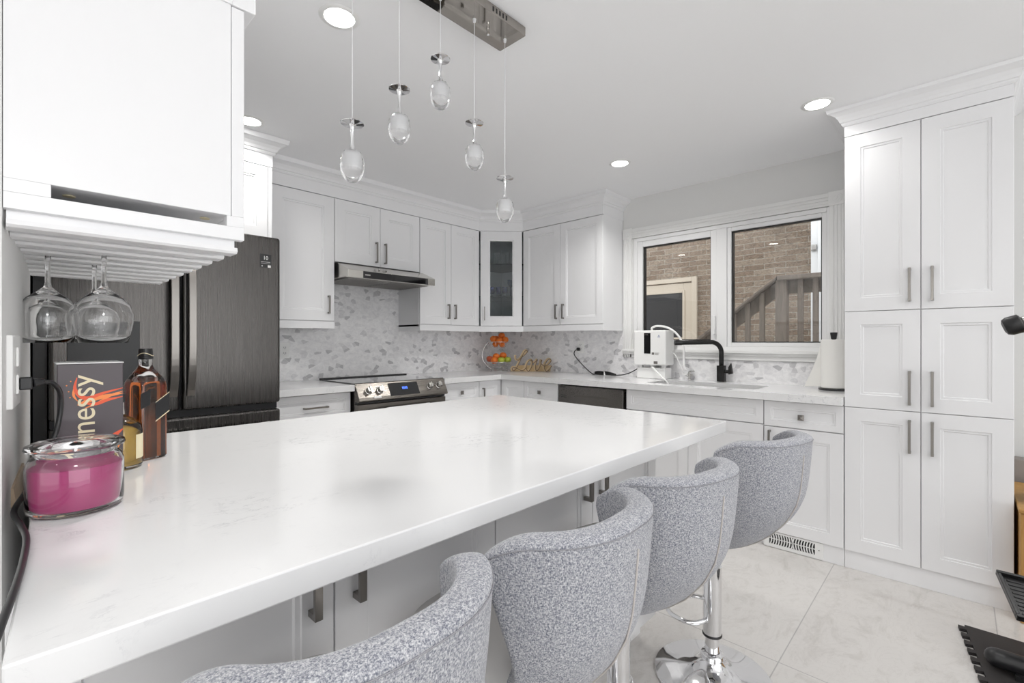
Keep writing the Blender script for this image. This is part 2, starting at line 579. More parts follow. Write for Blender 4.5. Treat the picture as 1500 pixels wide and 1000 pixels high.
    def build(s, name, mats, parent=None, smooth=False, bevel=0.0, local=False, subsurf=0, seg=2):
        me = bpy.data.meshes.new(name)
        off = Vector((0, 0, 0)) if (parent is None or local) else world_loc(parent)
        me.from_pydata([tuple(Vector(p) - off) for p in s.v], [], s.f)
        if not isinstance(mats, (list, tuple)):
            mats = [mats]
        for m in mats:
            me.materials.append(M[m])
        for p, mi in zip(me.polygons, s.m):
            p.material_index = mi
        bm = bmesh.new()
        bm.from_mesh(me)
        bmesh.ops.recalc_face_normals(bm, faces=bm.faces)
        bm.to_mesh(me)
        bm.free()
        o = bpy.data.objects.new(name, me)
        C.objects.link(o)
        if parent is not None:
            o.parent = parent
        if smooth:
            for p in me.polygons:
                p.use_smooth = True
            if smooth != 'all':
                try:
                    me.set_sharp_from_angle(angle=R(40))
                except Exception:
                    pass
        if bevel:
            b = o.modifiers.new('bevel', 'BEVEL')
            b.width = bevel
            b.segments = seg
            b.limit_method = 'ANGLE'
            b.angle_limit = R(35)
            b.harden_normals = False
        if subsurf:
            ss = o.modifiers.new('subsurf', 'SUBSURF')
            ss.levels = subsurf
            ss.render_levels = subsurf
        return o

def world_loc(o):
    v = Vector(o.location)
    while o.parent:
        o = o.parent
        v = v + Vector(o.location)
    return v

class Fr:
    """wall frame: u to the right as seen from the room, v up, n out into the room"""
    def __init__(s, o, U, Nn):
        s.o, s.U, s.N = Vector(o), Vector(U).normalized(), Vector(Nn).normalized()
    def pt(s, u, v, n):
        return s.o + s.U * u + s.N * n + Vector((0, 0, v))
def stove_frame(y): return Fr((0, y, 0), (1, 0, 0), (0, -1, 0))
def win_frame(x): return Fr((x, 0, 0), (0, -1, 0), (-1, 0, 0))      # u = -Y

def thing(name, label, cat, loc=(0, 0, 0), rz=0, group=None):
    o = bpy.data.objects.new(name, None)
    o.empty_display_size = 0.1
    C.objects.link(o)
    o.location = loc
    o.rotation_euler = (0, 0, rz)
    return tag(o, label, cat, group)
def tag(o, label, cat, group=None):
    o['label'] = label
    o['category'] = cat
    if group:
        o['group'] = group
    return o
def struct(o, label=None):
    o['kind'] = 'structure'
    if label:
        o['label'] = label
    return o
def copy_tree(o, parent=None):
    c = o.copy()
    C.objects.link(c)
    if parent is not None:
        c.parent = parent
    for ch in list(o.children):
        copy_tree(ch, c)
    return c
def arc(c, r, a0, a1, n, fn):
    return [fn(c[0] + r * math.cos(a0 + (a1 - a0) * i / n), c[1] + r * math.sin(a0 + (a1 - a0) * i / n)) for i in range(n + 1)]
def bez(p0, p1, p2, p3, n=12):
    out = []
    for i in range(n + 1):
        t = i / n
        out.append(tuple((1 - t) ** 3 * a + 3 * (1 - t) ** 2 * t * b + 3 * (1 - t) * t * t * c + t ** 3 * d for a, b, c, d in zip(p0, p1, p2, p3)))
    return out
def smooth_path(pts, n=8):
    """Catmull-Rom through pts"""
    P = [Vector(p) for p in pts]
    P = [P[0] * 2 - P[1]] + P + [P[-1] * 2 - P[-2]]
    out = []
    for i in range(1, len(P) - 2):
        for k in range(n):
            t = k / n
            a, b, c, d = P[i - 1], P[i], P[i + 1], P[i + 2]
            out.append(0.5 * ((2 * b) + (c - a) * t + (2 * a - 5 * b + 4 * c - d) * t * t + (3 * b - a - 3 * c + d) * t ** 3))
    out.append(P[-2])
    return out
def text(body, size, loc, X, Y, mat, parent=None, name='lettering', sx=1.0, ext=0.0003, align='CENTER'):
    cu = bpy.data.curves.new(name, 'FONT')
    cu.body = body
    cu.size = size
    cu.extrude = ext
    cu.align_x = align
    cu.align_y = 'CENTER'
    cu.materials.append(M[mat])
    tmp = bpy.data.objects.new(name, cu)
    C.objects.link(tmp)
    dg = bpy.context.evaluated_depsgraph_get()
    me = bpy.data.meshes.new_from_object(tmp.evaluated_get(dg))
    bpy.data.objects.remove(tmp)
    me.name = name
    o = bpy.data.objects.new(name, me)
    C.objects.link(o)
    X = Vector(X).normalized(); Y = Vector(Y).normalized(); Z = X.cross(Y)
    off = world_loc(parent) if parent else Vector((0, 0, 0))
    m = Matrix((X * sx, Y, Z)).transposed().to_4x4()
    m.translation = Vector(loc) - off
    if parent:
        o.parent = parent
    o.matrix_local = m
    return o

def pull(fr, u, v0, v1, parent, n=0.02, horizontal=False, mat='pewter', hw=0.0055, out=0.030, name='handle'):
    """square D-shaped bar pull"""
    b = MB()
    if not horizontal:
        b.fbox(fr, u - hw, u + hw, v0, v1, n + out - .009, n + out)
        b.fbox(fr, u - hw, u + hw, v0, v0 + .012, n + .0002, n + out - .0088)
        b.fbox(fr, u - hw, u + hw, v1 - .012, v1, n + .0002, n + out - .0088)
    else:
        b.fbox(fr, v0, v1, u - hw, u + hw, n + out - .009, n + out)
        b.fbox(fr, v0, v0 + .012, u - hw, u + hw, n + .0002, n + out - .0088)
        b.fbox(fr, v1 - .012, v1, u - hw, u + hw, n + .0002, n + out - .0088)
    return b.build(name, mat, parent, bevel=0.0008)
def knob(fr, u, v, parent, n=0.02, s=0.0155):
    b = MB()
    b.fbox(fr, u - .006, u + .006, v - .006, v + .006, n + .0002, n + .014)
    P = fr.pt
    r = s
    vs = [P(u - r, v - r, n + .014), P(u + r, v - r, n + .014), P(u + r, v + r, n + .014), P(u - r, v + r, n + .014),
          P(u - r, v - r, n + .018), P(u + r, v - r, n + .018), P(u + r, v + r, n + .018), P(u - r, v + r, n + .018), P(u, v, n + .029)]
    b.add(vs, [(3, 2, 1, 0), (0, 1, 5, 4), (1, 2, 6, 5), (2, 3, 7, 6), (3, 0, 4, 7), (4, 5, 8), (5, 6, 8), (6, 7, 8), (7, 4, 8)])
    return b.build('knob', 'pewter', parent)

# ------------------------------------------------------------------ room shell
WX, WY, CZ = 3.65, 3.63, 2.43           # window wall, stove wall, ceiling
b = MB(); b.box(-5.1, WX + .12, -6.1, WY + .12, -0.06, 0)
struct(b.build('floor', 'floor'))
b = MB(); b.box(-5.1, WX + .12, -6.1, WY + .12, CZ, CZ + .06)
struct(b.build('ceiling', 'ceil'))
b = MB(); b.box(-0.15, WX + .12, WY, WY + .12, 0, CZ)
struct(b.build('wall_back', 'wall'))
# window wall with its opening
WO = dict(y0=0.60, y1=2.03, z0=1.135, z1=2.085)
b = MB()
b.box(WX, WX + .12, WO['y1'], WY, 0, CZ)
b.box(WX, WX + .12, -6.1, WO['y0'], 0, CZ)
b.box(WX, WX + .12, WO['y0'], WO['y1'], 0, WO['z0'])
b.box(WX, WX + .12, WO['y0'], WO['y1'], WO['z1'], CZ)
struct(b.build('wall_right', 'wall'))
# short wall at the left end of the island (it runs a touch out of square)
lw = [(-0.016, 1.098), (0.009, 1.42), (0.026, 1.85), (0.0385, 2.75), (0.042, WY), (-0.16, WY), (-0.16, 1.098)]
b = MB(); b.prism(lw, lambda x, y, z: (x, y, z), 0, CZ)
struct(b.build('wall_left', 'wall'))
b = MB(); b.box(-5.2, -5.1, -6.1, 2.3, 0, CZ)
struct(b.build('wall_far', 'wall'))
b = MB(); b.box(-5.1, WX + .12, -6.2, -6.1, 0, CZ)
struct(b.build('wall_rear', 'wall'))
b = MB(); b.box(-5.1, -0.16, 2.2, 2.3, 0, CZ)
struct(b.build('wall_side', 'wall'))

# backsplash tile
b = MB(); b.box(1.06, WX, WY - .008, WY, 0.905, 1.80)
struct(b.build('trim_1', 'splashX'), 'marble mosaic backsplash behind the range')
b = MB()
b.box(WX - .008, WX, 2.122, WY - .008, 0.905, 1.36)
b.box(WX - .008, WX, 0.45, 2.122, 0.905, 1.066)
struct(b.build('trim_2', 'splashY'), 'marble mosaic backsplash under the window')

# ------------------------------------------------------------------ window
win = bpy.data.objects.new('window_1', None); C.objects.link(win); win.location = (WX, 1.3, 1.1)
struct(win, 'white two-part vinyl window over the sink')
fw = win_frame(WX)
b = MB()        # fluted casing with rosettes
def casing_v(y0, y1, z0, z1):
    b.box(WX - .018, WX + .002, y0, y1, z0, z1)
    wd = y1 - y0
    for k in range(3):
        yc = y0 + wd * (0.25 + 0.25 * k)
        b.box(WX - .023, WX - .017, yc - wd * .075, yc + wd * .075, z0, z1)
casing_v(2.042, 2.122, 1.07, 2.085)
casing_v(0.538, 0.618, 1.07, 2.085)
b.box(WX - .018, WX + .002, 0.618, 2.042, 2.085, 2.168)
for k in range(3):
    zc = 2.085 + .083 * (0.25 + 0.25 * k)
    b.box(WX - .024, WX - .017, 0.618, 2.042, zc - .007, zc + .007)
b.build('casing', 'trim', win, bevel=.0015)
b = MB()
for yc in (2.082, 0.578):
    b.box(WX - .026, WX + .001, yc - .043, yc + .043, 2.083, 2.172)
    for r_, d in ((.033, .030), (.022, .034), (.011, .038)):
        b.add([(WX - d, yc + r_ * math.cos(a), 2.1275 + r_ * math.sin(a)) for a in [2 * math.pi * k / 20 for k in range(20)]] +
              [(WX - .02, yc + r_ * math.cos(a), 2.1275 + r_ * math.sin(a)) for a in [2 * math.pi * k / 20 for k in range(20)]],
              [tuple(range(20))] + [(k, (k + 1) % 20, 20 + (k + 1) % 20, 20 + k) for k in range(20)])
b.build('rosette', 'trim', win, bevel=.001)
b = MB()        # sill and apron mouldings
b.box(WX - .040, WX + .06, 0.538, 2.122, 1.118, 1.140)
b.box(WX - .028, WX + .002, 0.538, 2.122, 1.098, 1.118)
b.box(WX - .018, WX + .002, 0.538, 2.122, 1.068, 1.098)
b.build('sill', 'trim', win, bevel=.003)
b = MB()        # vinyl frame and mullion
def ring(b, y0, y1, z0, z1, wd, x0, x1):
    b.box(x0, x1, y0, y0 + wd, z0, z1)
    b.box(x0, x1, y1 - wd, y1, z0, z1)
    b.box(x0, x1, y0 + wd, y1 - wd, z0, z0 + wd)
    b.box(x0, x1, y0 + wd, y1 - wd, z1 - wd, z1)
ring(b, 0.602, 2.028, 1.137, 2.083, 0.030, WX - .004, WX + .10)
b.box(WX - .004, WX + .10, 1.262, 1.335, 1.167, 2.053)
b.build('frame', 'vinyl', win, bevel=.003)
for nm, (y0, y1) in (('sash', (1.335, 1.998)), ('sash', (0.632, 1.262))):
    b = MB()
    if y0 > 1:
        ring(b, y0, y1, 1.167, 2.053, 0.048, WX + .005, WX + .07)
    else:
        ring(b, y0, y1, 1.167, 2.053, 0.030, WX + .005, WX + .07)
    sh = b.build(nm, 'vinyl', win, bevel=.004)
    wd = .048 if y0 > 1 else .030
    b = MB(); ring(b, y0 + wd, y1 - wd, 1.167 + wd, 2.053 - wd, .007, WX + .020, WX + .060)
    b.build('glazing_bead', 'black', sh)
    b = MB(); b.box(WX + .036, WX + .040, y0 + wd, y1 - wd, 1.167 + wd, 2.053 - wd)
    b.build('pane', 'pane', sh)
b = MB(); b.box(WX - .012, WX + .006, 1.345, 1.365, 1.26, 1.40); b.box(WX - .024, WX - .012, 1.347, 1.363, 1.26, 1.30)
b.build('lock', 'vinyl', win, bevel=.002)

# ------------------------------------------------------------------ outside the window
GX = 5.4
b = MB(); b.box(GX, GX + .2, -1.6, 6.5, -0.8, 4.2)
struct(b.build('wall_neighbour', 'brick'), 'tan split-face brick wall of the house next door')
b = MB(); b.box(WX + .12, GX, -1.6, 6.5, -0.9, -0.8)
struct(b.build('ground', 'conc'))
t = thing('house_door', 'cream side door with a dark window in the brick house', 'door', (GX, 2.55, 0.0))
b = MB()
b.box(GX - .03, GX, 2.19, 2.25, -.1, 1.95); b.box(GX - .03, GX, 3.08, 3.14, -.1, 1.95); b.box(GX - .03, GX, 2.25, 3.08, 1.90, 1.95)
b.build('door_frame', 'doorcream', t, bevel=.004)
b = MB(); ring(b, 2.25, 3.08, -.1, 1.89, .10, GX - .012, GX); b.box(GX - .012, GX, 2.35, 2.98, -.0, 1.24)
b.build('door_leaf', 'doorcream', t, bevel=.004)
b = MB(); b.box(GX - .010, GX, 2.35, 2.98, 1.24, 1.79)
b.build('window_pane', 'doorglass', t)
b = MB(); ring(b, 2.335, 2.995, 1.225, 1.805, .028, GX - .022, GX - .008)
b.build('pane_moulding', 'doorcream', t, bevel=.004)
t = thing('corner_post', 'white painted vertical post at the end of the brick wall', 'post', (GX - .1, 1.03, -.8))
b = MB(); b.box(GX - .10, GX - .004, 0.90, 1.05, -.8, 3.2); b.box(GX - .12, GX - .10, 0.96, 0.99, -.8, 3.2)
b.build('post', 'vinyl', t, bevel=.004)
b = MB(); b.box(GX - .13, GX - .101, 1.0, 1.045, 2.08, 2.14)
b.build('hook', 'steel', t, bevel=.006)
t = thing('porch_light', 'round white porch lamp on the brick wall outside', 'lamp', (GX, 1.352, 2.43))
b = MB()
b.lathe([(0, .0), (.115, 0), (.115, .025), (0.1, .035), (0, .035)], (GX - .13, 1.352, 2.455), 28)
b.box(GX - .06, GX, 1.32, 1.384, 2.46, 2.50)
b.build('bracket', 'vinyl', t, smooth=True)
b = MB(); b.lathe([(0, -.085), (.045, -.078), (.08, -.055), (.10, -.022), (.105, 0)], (GX - .13, 1.352, 2.455), 28)
b.build('globe', 'frost', t, smooth='all')
# stair railing
RX = 4.6
t = thing('stair_railing', 'weathered timber stair railing with upright pickets outside the window', 'railing', (RX, 1.1, -.8))
b = MB()
b.hexa([(RX - .07, 1.15, 1.735), (RX + .07, 1.15, 1.735), (RX + .07, -0.8, 1.735), (RX - .07, -0.8, 1.735), (RX - .07, 1.15, 1.772), (RX + .07, 1.15, 1.772), (RX + .07, -0.8, 1.772), (RX - .07, -.8, 1.772)])
b.build('hand_rail', 'fence', t, bevel=.004)
b = MB()
b.hexa([(RX - .07, 2.6, .61), (RX + .07, 2.6, .61), (RX + .07, 1.17, 1.735), (RX - .07, 1.17, 1.735), (RX - .07, 2.6, .65), (RX + .07, 2.6, .65), (RX + .07, 1.15, 1.772), (RX - .07, 1.15, 1.772)])
b.build('sloping_rail', 'fence', t, bevel=.004)
b = MB()
b.hexa([(RX + .02, 2.6, .49), (RX + .05, 2.6, .49), (RX + .05, 1.17, 1.60), (RX + .02, 1.17, 1.60), (RX + .02, 2.6, .61), (RX + .05, 2.6, .61), (RX + .05, 1.17, 1.735), (RX + .02, 1.17, 1.735)])
b.box(RX + .02, RX + .05, -.8, 1.08, 1.62, 1.735)
b.build('rail_board', 'fence', t, bevel=.003)
b = MB(); b.box(RX - .045, RX + .045, 1.083, 1.170, -.8, 1.735)
b.build('newel_post', 'fence', t, bevel=.004)
for yc, zt in ((1.405, 1.55), (1.285, 1.64), (0.985, 1.735), (0.875, 1.735), (0.765, 1.735), (.655, 1.735), (1.525, 1.46), (1.645, 1.37)):
    b = MB(); b.box(RX - .02, RX + .018, yc - .020, yc + .020, -.8, zt)
    b.build('picket', 'fence', t, bevel=.003)

# ------------------------------------------------------------------ worktops
CT, CB = 0.910, 0.862
b = MB(); b.box(1.068, 1.583, 2.978, WY - .009, CB + .005, CT)
tag(b.build('worktop', 'quartz', bevel=.002), 'short white quartz worktop between fridge and range', 'worktop')
b = MB()
b.prism([(2.352, 2.978), (2.985, 2.978), (2.985, .452), (3.105, .452), (3.105, 1.66), (3.435, 1.66), (3.435, .90), (3.105, .90), (3.105, .452)], lambda x, y, z: (x, y, z), CB + .005, CT) if False else None
# L-shaped top built around the sink opening
SY0, SY1, SX0, SX1 = 0.915, 1.635, 3.125, 3.430
b.box(2.352, WX - .009, 2.978, WY - .009, CB + .005, CT)
b.box(2.985, WX - .009, SY1, 2.978, CB + .005, CT)
b.box(2.985, SX0, SY0, SY1, CB + .005, CT)
b.box(SX1, WX - .009, SY0, SY1, CB + .005, CT)
b.box(2.985, WX - .009, .4505, SY0, CB + .005, CT)
tag(b.build('worktop', 'quartz'), 'long L-shaped white quartz worktop running under the window', 'worktop')
b = MB(); b.prism([(-.010, .629), (1.812, .629), (1.846, 1.85), (.036, 1.85), (.020, 1.22), (.004, .87)], lambda x, y, z: (x, y, z), CT - .040, CT)
tag(b.build('island_worktop', 'quartz', bevel=.0025), 'large white quartz island worktop with grey veining', 'worktop')

# ------------------------------------------------------------------ island cabinets (stool side)
def island_unit(x0, x1, label):
    t = thing('island_cabinet', label, 'cabinet', ((x0 + x1) / 2, 1.3, 0), group=None)
    f = stove_frame(.89)
    b = MB(); b.box(max(x0, .03), x1, .912, 1.78, .10, CT - .041)
    b.build('body', 'cab', t)
    b = MB(); b.box(max(x0, .03), x1, .96, 1.73, 0, .10)
    b.build('plinth', 'cab', t)
    xm = (x0 + x1) / 2
    for a, c, hu in ((x0, xm, xm - .045), (xm, x1, xm + .045)):
        b = MB(); b.door(f, a, c, .105, CT - .046, n=-.02, t=.02)
        d = b.build('door', 'cab', t)
        pull(f, hu, .688, .835, d, n=0.0, hw=.0075, out=.032)
    return t
island_unit(-.012, .873, 'white island cabinet behind the two nearest grey stools')
island_unit(.873, 1.778, 'white island cabinet behind the two farthest grey stools')

# ------------------------------------------------------------------ base cabinets
fs, fx = stove_frame(3.05), win_frame(3.06)       # door backs
def base_body(t, x0, x1, y0, y1, z1=CB + .003):
    b = MB(); b.box(x0, x1, y0, y1, .095, z1)
    b.build('body', 'cab', t)
def toe(t, x0, x1, y0, y1):
    b = MB(); b.box(x0, x1, y0, y1, 0, .094)
    b.build('toe_kick', 'cab', t)
def drawer(t, fr, u0, u1, v0, v1, kn=None, bar=None, f=.035):
    b = MB(); b.door(fr, u0, u1, v0, v1, f=f)
    d = b.build('drawer', 'cab', t)
    if kn: knob(fr, kn[0], kn[1], d)
    if bar: pull(fr, bar[0], bar[1], bar[2], d, horizontal=True)
    return d
def cdoor(t, fr, u0, u1, v0, v1, h=None, f=.062):
    b = MB(); b.door(fr, u0, u1, v0, v1, f=f)
    d = b.build('door', 'cab', t)
    if h: pull(fr, h[0], h[1], h[2], d)
    return d
t = thing('drawer_cabinet', 'white drawer cabinet between fridge and range with a bar handle', 'cabinet', (1.32, 3.3, 0))
base_body(t, 1.070, 1.580, 3.052, WY - .01); toe(t, 1.07, 1.58, 3.07, WY - .01)
drawer(t, fs, 1.07, 1.58, .70, .860, bar=(.777, 1.255, 1.415)); drawer(t, fs, 1.07, 1.58, .40, .70); drawer(t, fs, 1.07, 1.58, .098, .40)
t = thing('drawer_cabinet', 'white drawer cabinet just right of the range with a square knob', 'cabinet', (2.56, 3.3, 0))
base_body(t, 2.355, 2.772, 3.052, WY - .01); toe(t, 2.355, 2.772, 3.07, WY - .01)
drawer(t, fs, 2.355, 2.772, .70, .860, kn=(2.567, .778)); cdoor(t, fs, 2.355, 2.772, .098, .70)
t = thing('corner_cabinet', 'white corner base cabinet with a folding door under the fruit', 'cabinet', (3.2, 3.2, 0))
b = MB(); b.prism([(2.774, 3.052), (3.062, 3.052), (3.062, 2.752), (WX - .01, 2.752), (WX - .01, WY - .01), (2.774, WY - .01)], lambda x, y, z: (x, y, z), .095, CB + .003)
b.build('body', 'cab', t)
b = MB(); b.prism([(2.774, 3.07), (3.08, 3.07), (3.08, 2.752), (WX - .01, 2.752), (WX - .01, WY - .01), (2.774, WY - .01)], lambda x, y, z: (x, y, z), 0, .094)
b.build('toe_kick', 'cab', t)
cdoor(t, fs, 2.774, 3.037, .098, .860, h=(2.812, .64, .80)); cdoor(t, fx, -3.027, -2.752, .098, .860)
t = thing('drawer_cabinet', 'white drawer cabinet left of the dishwasher with a square knob', 'cabinet', (3.3, 2.56, 0))
base_body(t, 3.062, WX - .01, 2.376, 2.750); toe(t, 3.08, WX - .01, 2.376, 2.75)
drawer(t, fx, -2.750, -2.376, .70, .860, kn=(-2.565, .778)); cdoor(t, fx, -2.75, -2.376, .098, .70)
t = thing('sink_cabinet', 'wide white sink cabinet under the window', 'cabinet', (3.3, 1.3, 0))
base_body(t, 3.062, WX - .01, .843, 1.752, .66); toe(t, 3.08, WX - .01, .843, 1.752)
b = MB(); b.box(3.062, 3.08, .843, 1.752, .66, CB + .003); b.build('front_rail', 'cab', t)
drawer(t, fx, -1.752, -.843, .718, .860, f=.040)
cdoor(t, fx, -1.752, -1.297, .098, .716, h=(-1.325, .545, .695)); cdoor(t, fx, -1.297, -.843, .098, .716, h=(-1.27, .545, .695))
t = thing('drawer_cabinet', 'white cabinet with drawer and door between sink and pantry', 'cabinet', (3.3, .65, 0))
base_body(t, 3.062, WX - .01, .4505, .841); toe(t, 3.056, WX - .01, .4505, .841)
drawer(t, fx, -.841, -.4505, .712, .860, kn=(-.647, .778)); cdoor(t, fx, -.841, -.4505, .098, .710, h=(-.808, .53, .69))
# floor vent in the toe kick
t = thing('vent_grille', 'white slotted air vent in the kick board near the stools', 'vent', (3.056, .68, 0))
b = MB()
fv = win_frame(3.0555)
for (u0, u1, v0, v1) in ((-.845, -.545, .004, .022), (-.845, -.545, .084, .094), (-.845, -.815, .022, .084), (-.585, -.545, .022, .084)):
    b.fbox(fv, u0, u1, v0, v1, .0, .006)
for k in range(17):
    u = -.815 + .0135 * (k + .5)
    lean = .006 * (-1 if k > 8 else 1)
    pts = [fv.pt(u + lean * 4 * q * (1 - q) , .022 + .062 * q, .003) for q in (0, .25, .5, .75, 1)]
    b.bar(pts, .003, .0028, up=(-1, 0, 0))
b.fbox(fv, -.815, -.585, .051, .055, .0, .004)
b.build('grille', 'white', t)
b = MB(); b.fbox(fv, -.82, -.58, .02, .086, -.0004, .0004); b.build('duct_dark_sheet', 'dark', t)  # flat dark sheet, the duct's shade is put into its colour
b = MB(); b.fbox(fv, -.568, -.562, .05, .056, .006, .008); b.build('screw', 'steel', t)

# ------------------------------------------------------------------ pantry
CROWN = lambda z0: [(0, z0), (.006, z0 + .001), (.012, z0 + .010), (.012, z0 + .017), (.018, z0 + .020), (.024, z0 + .034), (.036, z0 + .050), (.056, z0 + .062), (.068, z0 + .066), (.070, z0 + .075), (.074, CZ - .001), (0, CZ - .001)]
t = thing('pantry_cabinet', 'tall white six-door pantry cabinet with crown moulding', 'cabinet', (3.35, .14, 0))
PY0, PY1, PM = -.173, .4485, .140
b = MB(); b.box(3.062, WX - .001, PY0, PY1, .095, 2.2925); b.build('body', 'cab', t)
toe(t, 3.056, WX - .001, PY0, PY1)
fp = win_frame(3.06)
for (y0, y1, hy) in ((PM, PY1, PM + .042), (PY0, PM, PM - .042)):
    for (z0, z1, h0, h1) in ((.097, .859, .655, .818), (.859, 1.3625, .892, 1.060), (1.3625, 2.290, 1.403, 1.567)):
        cdoor(t, fp, -y1, -y0, z0, z1, h=(-hy, h0, h1), f=.068)
b = MB(); b.sweep([(WX - .001, PY1), (3.042, PY1), (3.042, PY0), (WX - .001, PY0)], [(0, 2.293), (0, 2.36), (-.018, 2.36), (-.018, 2.293)])
b.build('fascia', 'cab', t)
b = MB(); b.sweep([(WX - .001, PY1), (3.042, PY1), (3.042, PY0), (WX - .001, PY0)], CROWN(2.347))
b.build('crown_moulding', 'cab', t)

# ------------------------------------------------------------------ upper cabinets
UY, UX = 3.30, 3.32            # front faces
fu, fux = stove_frame(UY + .02), win_frame(UX + .02)
UB, UD, UT = 1.298, 1.352, 2.250
def upper_body(t, x0, x1, y0, y1, z0, z1=2.33):
    b = MB(); b.box(x0, x1, y0, y1, z0, z1); b.build('body', 'cab', t)
t = thing('wall_cabinet', 'tall single-door white wall cabinet between fridge and hood', 'cabinet', (1.33, 3.45, UB))
upper_body(t, 1.075, 1.594, UY + .021, WY - .009, 1.335)
cdoor(t, fu, 1.155, 1.595, UD, UT, h=(1.548, 1.405, 1.535), f=.075)
b = MB(); b.fbox(fu, 1.075, 1.155, UD, UT, 0, .018); b.build('filler_strip', 'cab', t)
b = MB(); b.sweep([(1.075, UY), (1.595, UY), (1.595, WY - .009)], [(0, UB), (0, UD - .003), (-.018, UD - .003), (-.018, UB)]); b.build('light_rail', 'cab', t)
t = thing('wall_cabinet', 'short two-door white wall cabinet above the range hood', 'cabinet', (1.97, 3.45, 1.785))
upper_body(t, 1.596, 2.341, UY + .021, WY - .009, 1.79)
cdoor(t, fu, 1.597, 1.969, 1.787, UT, h=(1.930, 1.815, 1.975), f=.075); cdoor(t, fu, 1.969, 2.341, 1.787, UT, h=(2.008, 1.815, 1.975), f=.075)
t = thing('wall_cabinet', 'two-door white wall cabinet right of the range hood', 'cabinet', (2.68, 3.45, UB))
upper_body(t, 2.343, 3.008, UY + .021, WY - .009, 1.335)
cdoor(t, fu, 2.344, 2.680, UD, UT, h=(2.643, 1.405, 1.535)); cdoor(t, fu, 2.680, 3.018, UD, UT, h=(2.718, 1.405, 1.535))
t = thing('wall_cabinet', 'two-door white wall cabinet left of the window', 'cabinet', (3.5, 2.57, UB))
upper_body(t, UX + .021, WX - .009, 2.131, 3.002, 1.335)
cdoor(t, fux, -3.012, -2.570, UD, UT, h=(-2.608, 1.405, 1.535)); cdoor(t, fux, -2.570, -2.129, UD, UT, h=(-2.532, 1.405, 1.535))
# diagonal glass corner cabinet
t = thing('glass_cabinet', 'white corner wall cabinet with a glass door', 'cabinet', (3.35, 3.35, UB))
DA, DB = Vector((3.025, UY, 0)), Vector((UX, 3.017, 0))
Ud = (DB - DA).normalized(); Nd = Vector((Ud.y, -Ud.x, 0))
if Nd.x > 0: Nd = -Nd
fd = Fr(DA - Nd * .02, Ud, Nd)
DL = (DB - DA).length
b = MB()
corner = [(3.012, UY + .024), (UX + .024, 3.006), (WX - .009, 3.006), (WX - .009, WY - .009), (3.012, WY - .009)]
for z0, z1 in ((1.335, 1.352), (2.250, 2.33)):
    b.prism(corner, lambda x, y, z: (x, y, z), z0, z1)
b.box(3.0125, 3.02, UY + .03, WY - .010, 1.352, 2.25); b.box(UX + .03, WX - .010, 3.0065, 3.014, 1.352, 2.25)
b.box(3.02, WX - .010, WY - .016, WY - .0095, 1.352, 2.25); b.box(WX - .016, WX - .0095, 3.014, WY - .016, 1.352, 2.25)
b.build('body', 'cab', t)
b = MB(); b.door(fd, .006, DL - .006, UD, UT, f=.078, hole=True)
gd = b.build('door', 'cab', t)
pull(fd, .047, 1.405, 1.535, gd, hw=.004)
b = MB(); b.fbox(fd, .09, DL - .09, UD + .08, UT - .08, .006, .009); b.build('glass_pane', 'doorpane', gd)
for z in (1.632, 1.942):
    b = MB(); b.prism([(3.05, 3.34), (3.34, 3.05), (3.62, 3.05), (3.62, 3.60), (3.05, 3.60)], lambda x, y, z_: (x, y, z_), z, z + .007)
    b.build('glass_shelf', 'doorpane', t)
# fascia, crown and light rail over the continuous run
path = [(1.155, UY), (DA.x - .006, UY), (UX, DB.y - .006), (UX, 2.129), (WX - .001, 2.129)]
t = thing('crown_moulding', 'white crown moulding along the top of the wall cabinets', 'moulding', (2.4, 3.3, 2.25))
b = MB(); b.sweep([(1.075, UY)] + path[1:], [(0, 2.254), (0, 2.345), (-.018, 2.345), (-.018, 2.254)]); b.build('fascia', 'cab', t)
b = MB(); b.sweep([(1.075, UY)] + path[1:], CROWN(2.335)); b.build('crown', 'cab', t)
b = MB(); b.sweep([(2.343, WY - .009), (2.343, UY), path[1], path[2], path[3], (WX - .009, 2.129)], [(0, UB), (0, UD - .003), (-.018, UD - .003), (-.018, UB)])
tag(b.build('light_rail', 'cab'), 'white rail along the underside of the corner wall cabinets', 'moulding')

